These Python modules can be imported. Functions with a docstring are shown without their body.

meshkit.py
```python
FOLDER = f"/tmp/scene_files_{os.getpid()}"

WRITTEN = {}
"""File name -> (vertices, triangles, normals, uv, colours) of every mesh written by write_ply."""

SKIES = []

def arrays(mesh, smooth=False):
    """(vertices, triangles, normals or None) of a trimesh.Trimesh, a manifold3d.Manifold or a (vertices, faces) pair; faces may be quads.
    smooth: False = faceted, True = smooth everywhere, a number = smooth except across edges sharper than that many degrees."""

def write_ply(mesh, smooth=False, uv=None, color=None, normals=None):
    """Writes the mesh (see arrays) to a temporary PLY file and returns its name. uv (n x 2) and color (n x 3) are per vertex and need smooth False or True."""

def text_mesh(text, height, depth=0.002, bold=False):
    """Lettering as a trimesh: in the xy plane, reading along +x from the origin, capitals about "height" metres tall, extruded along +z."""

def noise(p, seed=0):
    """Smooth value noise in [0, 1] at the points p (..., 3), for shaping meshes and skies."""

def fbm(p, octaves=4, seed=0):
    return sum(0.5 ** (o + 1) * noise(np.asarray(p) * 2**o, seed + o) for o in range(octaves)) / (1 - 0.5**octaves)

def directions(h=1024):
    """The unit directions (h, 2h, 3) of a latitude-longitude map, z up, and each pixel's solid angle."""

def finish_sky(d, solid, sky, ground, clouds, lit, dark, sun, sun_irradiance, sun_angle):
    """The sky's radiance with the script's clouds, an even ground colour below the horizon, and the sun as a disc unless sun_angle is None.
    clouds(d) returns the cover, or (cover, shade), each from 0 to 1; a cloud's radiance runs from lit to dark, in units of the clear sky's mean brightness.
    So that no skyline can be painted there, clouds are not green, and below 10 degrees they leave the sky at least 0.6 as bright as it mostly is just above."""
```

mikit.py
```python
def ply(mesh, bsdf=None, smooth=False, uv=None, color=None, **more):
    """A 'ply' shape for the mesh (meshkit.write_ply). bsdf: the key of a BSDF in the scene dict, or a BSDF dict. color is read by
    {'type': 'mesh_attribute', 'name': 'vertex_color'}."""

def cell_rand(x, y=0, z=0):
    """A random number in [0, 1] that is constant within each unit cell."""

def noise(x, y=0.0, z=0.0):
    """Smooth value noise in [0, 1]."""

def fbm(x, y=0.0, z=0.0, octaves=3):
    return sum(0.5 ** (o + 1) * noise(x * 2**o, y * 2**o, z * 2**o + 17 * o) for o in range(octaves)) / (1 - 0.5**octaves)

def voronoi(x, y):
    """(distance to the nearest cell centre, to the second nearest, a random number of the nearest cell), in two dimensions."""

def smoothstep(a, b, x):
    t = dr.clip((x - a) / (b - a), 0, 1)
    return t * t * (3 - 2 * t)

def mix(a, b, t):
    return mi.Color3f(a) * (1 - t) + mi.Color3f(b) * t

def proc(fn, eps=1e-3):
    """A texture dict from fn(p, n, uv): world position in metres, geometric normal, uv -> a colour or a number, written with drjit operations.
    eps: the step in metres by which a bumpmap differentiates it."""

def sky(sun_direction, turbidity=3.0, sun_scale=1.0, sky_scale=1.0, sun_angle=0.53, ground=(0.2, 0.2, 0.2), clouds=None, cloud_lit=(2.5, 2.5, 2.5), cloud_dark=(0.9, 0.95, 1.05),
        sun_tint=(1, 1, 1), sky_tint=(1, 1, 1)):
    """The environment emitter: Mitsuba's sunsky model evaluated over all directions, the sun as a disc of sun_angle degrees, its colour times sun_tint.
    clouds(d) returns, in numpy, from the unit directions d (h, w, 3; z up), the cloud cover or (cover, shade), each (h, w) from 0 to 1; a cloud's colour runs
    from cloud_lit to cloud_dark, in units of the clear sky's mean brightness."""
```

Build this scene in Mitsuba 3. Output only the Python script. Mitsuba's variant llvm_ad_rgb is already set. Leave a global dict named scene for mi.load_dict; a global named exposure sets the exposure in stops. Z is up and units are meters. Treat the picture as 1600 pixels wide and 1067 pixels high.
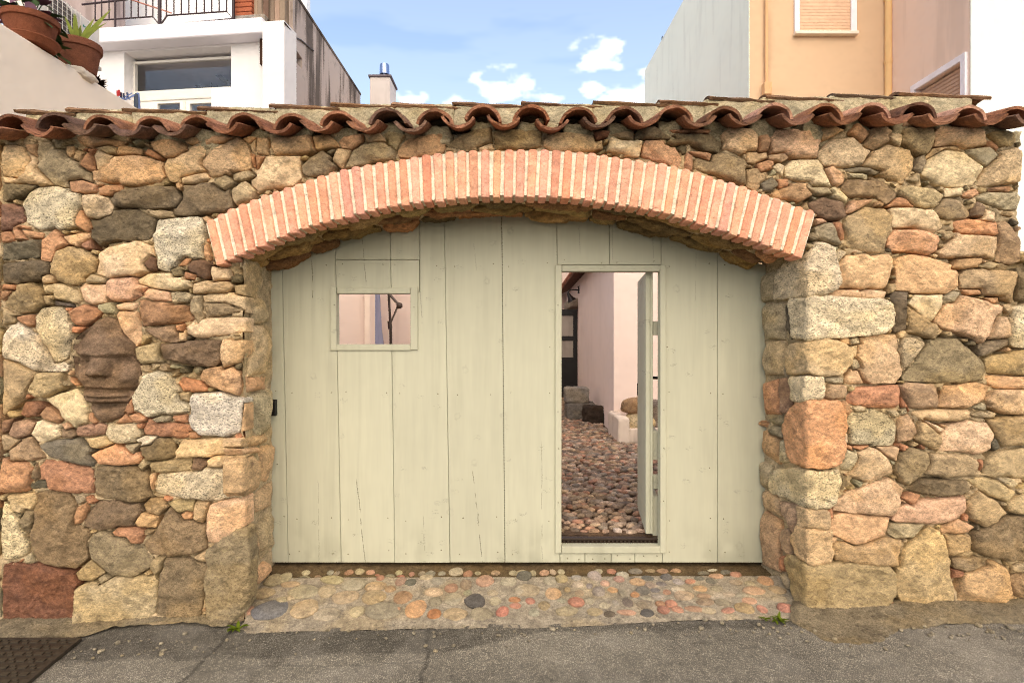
import math, random
import numpy as np, trimesh, manifold3d as m3
import drjit as dr, mitsuba as mi, mikit, meshkit
import shapely
from shapely.geometry import Polygon, LineString, Point, MultiPolygon, box as sbox
from shapely.ops import unary_union
from scipy.spatial import Delaunay
from mikit import noise, fbm, voronoi, smoothstep, mix, cell_rand

# ---------------------------------------------------------------- camera, sky, exposure
F, CX, CY, EYE = 930.0, 800.0, 533.5, 1.5          # focal length in photo pixels, centre, eye height
T = mi.ScalarTransform4f
scene, labels = {}, {}
scene['camera'] = {'type': 'perspective', 'fov': 2 * math.degrees(math.atan(800 / F)), 'fov_axis': 'x', 'near_clip': 0.05, 'far_clip': 2000.0,
                   'to_world': T().look_at(origin=[0, 0, EYE], target=[0, 10, EYE], up=[0, 0, 1])}

def clouds(d):
    az, el = np.degrees(np.arctan2(d[..., 0], d[..., 1])), np.degrees(np.arcsin(np.clip(d[..., 2], -1, 1)))
    p = np.stack([d[..., 0], d[..., 1], d[..., 2] * 1.6], -1)
    n = meshkit.fbm(p * 34, 6, 3)
    big = meshkit.fbm(p * 5 + 3.7, 4, 8)
    c = np.zeros(az.shape)
    for a, e, ra, re in ((-9.2, 22.0, 2.6, 1.2), (-1.0, 22.6, 3.0, 2.0), (-4.8, 21.6, 2.8, 1.4), (8.6, 24.9, 3.2, 1.9), (8.0, 22.9, 1.5, 0.9), (10.2, 22.0, 1.9, 1.5), (12.4, 22.4, 1.4, 2.0), (3.4, 22.4, 1.6, 0.8)):
        c = np.maximum(c, 1.05 - np.sqrt(((az - a) / ra) ** 2 + ((el - e) / re) ** 2) * 0.72)
    away = np.hypot((az - 1) / 30, (el - 25) / 22) > 1
    c = np.where(away, np.maximum(c, (big - 0.52) * 3.2), c)
    cover = np.clip((c + (n - 0.5) * 2.9 * np.clip(c * 3, 0, 1) - 0.33) * 1.15, 0, 1)
    wisps = np.clip((meshkit.fbm(p * np.array([5, 5, 14]), 5, 21) - 0.42) * 0.5, 0, 0.06)
    haze = 0.02 + 0.26 * np.exp(-np.maximum(el, 0) / 13.0)
    return np.clip(np.maximum(cover * 0.97, wisps + haze), 0, 1)

scene['sky'] = mikit.sky([0.08, -0.78, 0.54], turbidity=3.0, sun_scale=0.52, sky_scale=1.42, sun_angle=74.0, ground=(0.2, 0.18, 0.15), clouds=clouds,
                         cloud_lit=(2.5, 2.5, 2.55), cloud_dark=(1.5, 1.55, 1.7), sun_tint=(1.0, 0.98, 0.985), sky_tint=(1.18, 1.02, 0.94))
exposure = 2.62

# ---------------------------------------------------------------- helpers
rng = np.random.default_rng(11)
def unique(key):
    if key not in scene: return key
    k = 1
    while f'{key}_{k:03d}' in scene: k += 1
    return f'{key}_{k:03d}'
def pale_stone(c, t=0.13):
    c = np.array(c, float)
    if c[0] - c[1] > 55: c = c * [1, 1.07, 0.99]
    L = c @ [0.35, 0.5, 0.15]
    c = c * [1.0, 0.985, 1.0] * 0.74 + L * np.array([1.10, 0.98, 0.87]) * 0.26
    return tuple(np.minimum(c * (1 - t) + np.array([210, 180, 148]) * t, 250))
def pack(col):
    r, g, b = (min(127, max(0, int(round(c / 2)))) for c in col)
    return (r * 128 + g) * 128 + b + 0.5
def add(key, mesh, bsdf='stone', col=(180, 150, 110), spk=0.5, smooth=35):
    """one entry of the scene; the piece's own colour (sRGB) and its speckle travel in uv"""
    key = unique(key)
    v, f, n = meshkit.arrays(mesh, smooth)
    uv = np.tile([[pack(col), spk]], (len(v), 1))
    path = meshkit.write_ply((v, f), False, uv, None, normals=n)
    scene[key] = {'type': 'ply', 'filename': path, 'face_normals': n is None, 'bsdf': {'type': 'ref', 'id': bsdf}}
    return key
def tag(key, label=None, cat=None, group=None, kind=None):
    labels[key] = {k: v for k, v in (('label', label), ('category', cat), ('group', group), ('kind', kind)) if v}
    return key
def unpx(px, py, Y): return np.array([(px - CX) * Y / F, Y, EYE - (py - CY) * Y / F])
def ray(px, py): return np.array([(px - CX) / F, 1.0, -(py - CY) / F])
def hit(px, py, p0, n):
    d, o = ray(px, py), np.array([0, 0, EYE])
    return o + d * (np.dot(np.asarray(p0) - o, n) / np.dot(d, n))
def man(v, f): return m3.Manifold(m3.Mesh(np.asarray(v, np.float32), np.asarray(f, np.uint32)))
def hull(pts):
    m = m3.Manifold.hull_points(np.asarray(pts, float)).to_mesh()
    return trimesh.Trimesh(np.array(m.vert_properties[:, :3]), np.array(m.tri_verts), process=False)
def refine(m, e):
    m.merge_vertices(); q = man(m.vertices, m.faces).refine_to_length(e).to_mesh()
    return trimesh.Trimesh(np.array(q.vert_properties[:, :3]), np.array(q.tri_verts), process=False)
def join(parts): return trimesh.util.concatenate([p if isinstance(p, trimesh.Trimesh) else trimesh.Trimesh(*p, process=False) for p in parts])
def cbox(x0, x1, y0, y1, z0, z1, b=0.004):
    b = min(b, (x1 - x0) / 3, (y1 - y0) / 3, (z1 - z0) / 3)
    p = []
    for sx, X in ((1, x0), (-1, x1)):
        for sy, Y in ((1, y0), (-1, y1)):
            for sz, Z in ((1, z0), (-1, z1)):
                p += [(X, Y + sy * b, Z + sz * b), (X + sx * b, Y, Z + sz * b), (X + sx * b, Y + sy * b, Z)]
    return hull(p)
def slab(poly, y0, y1, b=0.004, axis=None):
    """convex outline (x, z) from y0 (bevelled front) to y1"""
    P = Polygon(poly); I = P.buffer(-b, join_style=2)
    a, i = np.array(P.exterior.coords)[:-1], np.array(I.exterior.coords)[:-1]
    return hull([(x, y0, z) for x, z in i] + [(x, y0 + b, z) for x, z in a] + [(x, y1, z) for x, z in a])
def extrude(poly, y0, y1):
    """(x, z) shapely polygon with holes, from y0 to y1"""
    parts = []
    for g in getattr(poly, 'geoms', [poly]):
        m = trimesh.creation.extrude_polygon(g, y1 - y0, engine='earcut')
        v = m.vertices; m.vertices = np.stack([v[:, 0], y1 - v[:, 2], v[:, 1]], 1); parts.append(m)
    return join(parts)
def prism(foot, z0, z1):
    m = trimesh.creation.extrude_polygon(Polygon(foot), z1 - z0, engine='earcut'); m.apply_translation([0, 0, z0]); return m
def tube(pts, r, sides=8):
    p = np.asarray(pts, float); r = np.broadcast_to(np.asarray(r, float), (len(p),))
    t = np.gradient(p, axis=0); t /= np.linalg.norm(t, axis=1, keepdims=True) + 1e-12
    ref = np.array([0, 0, 1.0]) if abs(t[0, 2]) < 0.9 else np.array([1.0, 0, 0])
    a = np.cross(t, ref); a /= np.linalg.norm(a, axis=1, keepdims=True); b = np.cross(t, a)
    an = np.arange(sides) * 2 * np.pi / sides
    v = p[:, None] + r[:, None, None] * (np.cos(an)[None, :, None] * a[:, None] + np.sin(an)[None, :, None] * b[:, None])
    v = np.vstack([v.reshape(-1, 3), p[:1], p[-1:]])
    f, n, N = [], sides, len(p)
    for i in range(N - 1):
        for j in range(n):
            q, w = i * n + j, i * n + (j + 1) % n
            f += [(q, w, w + n), (q, w + n, q + n)]
    for j in range(n):
        f += [(N * n, (j + 1) % n, j), (N * n + 1, (N - 1) * n + j, (N - 1) * n + (j + 1) % n)]
    return trimesh.Trimesh(v, f, process=False)
def lathe(prof, c, n=28):
    m = trimesh.creation.revolve(np.asarray(prof, float), sections=n); m.apply_translation(c); return m
def leaf(base, d, up, L, W, bend=0.3, fold=0.15, n=7, twist=0.0):
    """one leaf blade of real thickness-less sheet doubled to 1.5 mm"""
    d = np.asarray(d, float) / np.linalg.norm(d); s = np.cross(d, up); s /= np.linalg.norm(s); u = np.cross(s, d)
    v = []
    for i in range(n + 1):
        t = i / n; w = W * math.sin(math.pi * min(1, 0.08 + 0.92 * t) ** 0.8) * 0.5 + 0.0005
        c = np.asarray(base) + d * L * t - u * bend * L * t * t
        v += [c - s * w + u * fold * w, c, c + s * w + u * fold * w]
    v = np.array(v); k = len(v); w = v - u * 0.0015
    f = []
    for i in range(n):
        for j in range(2):
            q = i * 3 + j
            f += [(q, q + 1, q + 4), (q, q + 4, q + 3), (k + q, k + q + 4, k + q + 1), (k + q, k + q + 3, k + q + 4)]
    return trimesh.Trimesh(np.vstack([v, w]), f, process=False)

# ---------------------------------------------------------------- materials
def colour(uv):
    x = uv.x; t = dr.floor(x / 128); b = dr.floor(x - 128 * t); r = dr.floor(t / 128); g = t - 128 * r
    return [(((c / 127.0) ** 2.2)) for c in (r, g, b)]
ALB = 0.94
def stone_col(p, n, uv):
    r, g, b = colour(uv); s = uv.y; lum = 0.3 * r + 0.55 * g + 0.15 * b
    r, g, b = r * 0.85 + lum * 0.15, g * 0.90 + lum * 0.10, b * 0.93 + lum * 0.04
    blotch = fbm(p.x * 20, p.y * 20, p.z * 20, octaves=4)
    grain = noise(p.x * 260, p.y * 260, p.z * 260)
    pep = noise(p.x * 165 + 7, p.y * 165, p.z * 165)
    fleck = smoothstep(0.60, 0.74, pep) * s
    pale = smoothstep(0.68, 0.82, noise(p.x * 120, p.y * 120 + 31, p.z * 120)) * (0.03 + 0.45 * s)
    var = dr.minimum(1.0, 0.2 + 4.5 * s)
    stain = var * smoothstep(0.52, 0.70, fbm(p.x * 21 + 50, p.y * 21, p.z * 21, octaves=3))
    vein = 1 - smoothstep(0.0, 0.05, dr.abs(fbm(p.x * 9 + 5, p.y * 9, p.z * 14, octaves=4) - 0.5))
    mott = 0.5 + (fbm(p.x * 75, p.y * 75, p.z * 75, octaves=3) - 0.5) * dr.minimum(1.0, 0.25 + 5.0 * s)
    k = ALB * (1 + (blotch - 0.5) * 0.75 * var) * (0.58 + 0.84 * mott) * (1 + (grain - 0.5) * 0.65 * (0.4 + 0.6 * var)) * (1 - 0.66 * fleck) * (1 - 0.26 * stain) * (1 + 0.10 * vein) + 0.0
    warm = smoothstep(0.45, 0.65, fbm(p.x * 5.5, p.y * 5.5 + 9, p.z * 5.5, octaves=3))
    c = mi.Color3f(r * k * (1.0 + 0.05 * var * (warm - 0.4)), g * k, b * k * (1.02 - 0.12 * var * (warm - 0.3)))
    return mix(c, c * 1.5 + mi.Color3f(0.05, 0.045, 0.03), pale)
def stone_bump(p, n, uv):
    return 0.55 * fbm(p.x * 38, p.y * 38, p.z * 38, octaves=4) + 0.45 * fbm(p.x * 150, p.y * 150, p.z * 150, octaves=2) - 0.5 * smoothstep(0.66, 0.80, noise(p.x * 95, p.y * 95, p.z * 95))
def two(b): return {'type': 'twosided', 'bsdf': b}
def bumped(b, fn, scale, eps=1e-3): return {'type': 'bumpmap', 'arbitrary': mikit.proc(fn, eps), 'scale': scale, 'bsdf': b}
def pbr(col, rough=0.8, spec=0.4, metal=0.0):
    return {'type': 'principled', 'base_color': mikit.proc(col) if callable(col) else {'type': 'rgb', 'value': list(col)}, 'roughness': mikit.proc(rough) if callable(rough) else rough, 'specular': spec, 'metallic': metal}
scene['stone'] = two(bumped(pbr(stone_col, 0.88, 0.25), stone_bump, 0.010))

def plaster_col(p, n, uv):
    r, g, b = colour(uv); s = uv.y
    bl = fbm(p.x * 1.7, p.y * 1.7, p.z * 1.7, octaves=4); fine = fbm(p.x * 9, p.y * 9, p.z * 9, octaves=4)
    streak = fbm(p.x * 6.5, p.y * 6.5, p.z * 0.55, octaves=4)
    big = fbm(p.x * 0.9 + 3, p.y * 0.9, p.z * 0.35, octaves=3)
    dirt = smoothstep(0.56 - 0.10 * s, 0.70 - 0.12 * s, streak * 0.6 + big * 0.45) * s
    grime = smoothstep(0.52, 0.72, fine * 0.5 + bl * 0.5) * s
    k = 0.84 * (0.90 + 0.14 * bl + 0.06 * (fine - 0.5)) * (1 - 0.72 * dirt) * (1 - 0.30 * grime)
    return mi.Color3f(r * k, g * k * (1 - 0.04 * dirt), b * k * (1 - 0.08 * dirt))
def plaster_bump(p, n, uv): return fbm(p.x * 14, p.y * 14, p.z * 14, octaves=4) + 0.25 * fbm(p.x * 90, p.y * 90, p.z * 90, octaves=2)
scene['plaster'] = two(bumped(pbr(plaster_col, 0.9, 0.2), plaster_bump, 0.008, 4e-3))

def paint_col(p, n, uv):
    r, g, b = colour(uv)
    k = 0.82 * (0.86 + 0.24 * fbm(p.x * 11, p.y * 11, p.z * 11, octaves=4)) * (1 - 0.35 * uv.y * smoothstep(0.55, 0.7, fbm(p.x * 30, p.y * 30, p.z * 30, octaves=3)))
    return mi.Color3f(r * k, g * k, b * k)
scene['paint'] = two(pbr(paint_col, 0.5, 0.4))
def leaf_col(p, n, uv):
    r, g, b = colour(uv); k = 0.75 * (0.75 + 0.5 * fbm(p.x * 25, p.y * 25, p.z * 25, octaves=3))
    return mi.Color3f(r * k, g * k, b * k)
scene['leaf'] = {'type': 'principledthin', 'base_color': mikit.proc(leaf_col), 'roughness': 0.45, 'diff_trans': 0.5, 'spec_trans': 0.0}
scene['clear_glass'] = {'type': 'thindielectric', 'int_ior': 1.5}
scene['steel'] = two(pbr((0.26, 0.34, 0.52), 0.32, 0.5, 0.9))  # blue of the mirrored sky is put into the base colour

# the gate: old grey-green paint on sawn boards; the drying cracks are marks of the boards themselves
GY = 3.75
def gx(px): return (px - CX) * GY / F
def gz(py): return EYE - (py - CY) * GY / F
CRACKS = [(487, 406, 489, 466, .75), (566, 372, 573, 448, .6), (557, 748, 571, 878, .75), (738, 735, 746, 800, .7), (746, 800, 754, 878, .8), (497, 750, 499, 878, .35), (661, 805, 664, 878, .45), (846, 690, 847, 878, .4),
          (1001 - 45, 350, 957, 405, .3), (1088, 380, 1086, 470, .22), (740, 380, 745, 425, .25), (657, 455, 659, 505, .5), (905, 352, 907, 410, .35), (1020, 372, 1021, 404, .3)]
def gate_col(p, n, uv):
    g = fbm(p.x * 42, p.y * 20, p.z * 2.2, octaves=4); bl = fbm(p.x * 3.1, p.y, p.z * 2.3, octaves=4); fine = fbm(p.x * 130, p.y * 60, p.z * 9, octaves=3)
    board = cell_rand(uv.y * 97.0)
    k = (0.875 + 0.12 * g + 0.14 * bl + 0.05 * fine) * (0.955 + 0.07 * board)
    dark = mi.Float(0)
    for x0, y0, x1, y1, s in CRACKS:
        X0, Z0, X1, Z1 = gx(x0), gz(y0), gx(x1), gz(y1)
        t = (p.z - Z0) / (Z1 - Z0)
        wob = 0.006 * (noise(p.z * 14, x0 * 1.0) - 0.5) + 0.002 * (noise(p.z * 60, x0 * 1.0) - 0.5)
        d = dr.abs(p.x - (X0 + (X1 - X0) * t) - wob)
        dark = dr.maximum(dark, 0.72 * s * (1 - smoothstep(0.0012, 0.0034, d)) * smoothstep(-0.02, 0.05, t) * (1 - smoothstep(0.97, 1.03, t)) * smoothstep(0.2, 0.45, noise(p.z * 30, x0 * 2.0)))
    d1, d2, w = voronoi(p.x * 4.2 + 0.3, p.z * 3.4)
    knot = (1 - smoothstep(0.01, 0.035, dr.abs(d1 - 0.04 - 0.05 * noise(p.x * 90, p.z * 90)))) * smoothstep(0.87, 0.88, w) * 0.16 * noise(p.x * 50, p.z * 70)
    d1, d2, w = voronoi(p.x * 9 + 4, p.z * 15)
    scratch = (1 - smoothstep(0.0, 0.07, dr.abs(fbm(p.x * 40, p.z * 160, octaves=2) - 0.5))) * smoothstep(0.86, 0.9, w) * (1 - smoothstep(0.15, 0.3, d1)) * 0.35
    drip = smoothstep(0.50, 0.72, fbm(p.x * 24, p.z * 0.9, octaves=4)) * smoothstep(0.4, 0.6, fbm(p.x * 2 + 3, p.z * 1.3, octaves=2)) * 0.07
    low = drip + (1 - smoothstep(0.10, 0.42, p.z)) * smoothstep(0.45, 0.7, fbm(p.x * 7, p.z * 5, octaves=4)) * 0.16
    k = k * (1 - dr.minimum(0.9, dark + knot + scratch)) * (1 - low)
    return mi.Color3f(0.412 * k, 0.408 * k, 0.304 * k * (1 - 0.1 * low))
def gate_bump(p, n, uv):
    return 0.6 * fbm(p.x * 75, p.y * 30, p.z * 3, octaves=4) + 0.4 * fbm(p.x * 4, p.y * 4, p.z * 1.5, octaves=3)
scene['gate_paint'] = two(bumped(pbr(gate_col, 0.55, 0.35), gate_bump, 0.0035))

def asphalt_col(p, n, uv):
    d1, d2, w = voronoi(p.x * 105, p.y * 105)
    agg = smoothstep(0.15, 0.45, d2 - d1) * (0.25 + 0.9 * w)
    bl = fbm(p.x * 2.3, p.y * 2.3, octaves=5); sm = fbm(p.x * 22, p.y * 22, octaves=4)
    edge = 2.90 + 0.19 * smoothstep(-0.45, 0.25, p.x) + 0.12 * (fbm(p.x * 5, p.y * 5, octaves=4) - 0.5)
    patch = smoothstep(edge - 0.015, edge + 0.03, p.y)
    seam = 1.0 - smoothstep(0.004, 0.016, dr.abs(p.x + 1.495 + (3.02 - p.y) * 0.04 + 0.05 * (fbm(p.y * 6, 3.0, octaves=4) - 0.5)))
    seam2 = 1.0 - smoothstep(0.004, 0.016, dr.abs(p.x + 0.42 - (3.0 - p.y) * 0.05 + 0.06 * (fbm(p.y * 7, 9.0, octaves=4) - 0.5)))
    seam3 = 1.0 - smoothstep(0.003, 0.014, dr.abs(p.y - 2.80 + 0.10 * (fbm(p.x * 3, 5.0, octaves=4) - 0.5))) 
    seam3 = 0.6 * seam3 * smoothstep(-1.55, -1.45, p.x) * (1 - smoothstep(-0.45, -0.3, p.x))
    white = smoothstep(0.93, 0.95, w) * smoothstep(0.2, 0.3, d2 - d1)
    pale = smoothstep(0.60, 0.72, fbm(p.x * 4 + 8, p.y * 4, octaves=4))
    k = 0.225 * (0.62 + 0.6 * bl + 0.5 * (sm - 0.5)) * (0.56 + 1.08 * agg) * (1 - 0.40 * patch) * (1 - 0.45 * dr.maximum(seam, dr.maximum(seam2, seam3)))
    c = mi.Color3f(k * 1.12, k * 1.0, k * 0.78)
    return mix(mix(c, mi.Color3f(0.36, 0.33, 0.28), 0.12 * pale), mi.Color3f(0.50, 0.46, 0.40), white * 0.16)
def asphalt_bump(p, n, uv):
    d1, d2, w = voronoi(p.x * 125, p.y * 125)
    return smoothstep(0, 0.6, d2 - d1) * (0.4 + w)
scene['asphalt'] = two(bumped(pbr(asphalt_col, 0.85, 0.3), asphalt_bump, 0.005))

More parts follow.
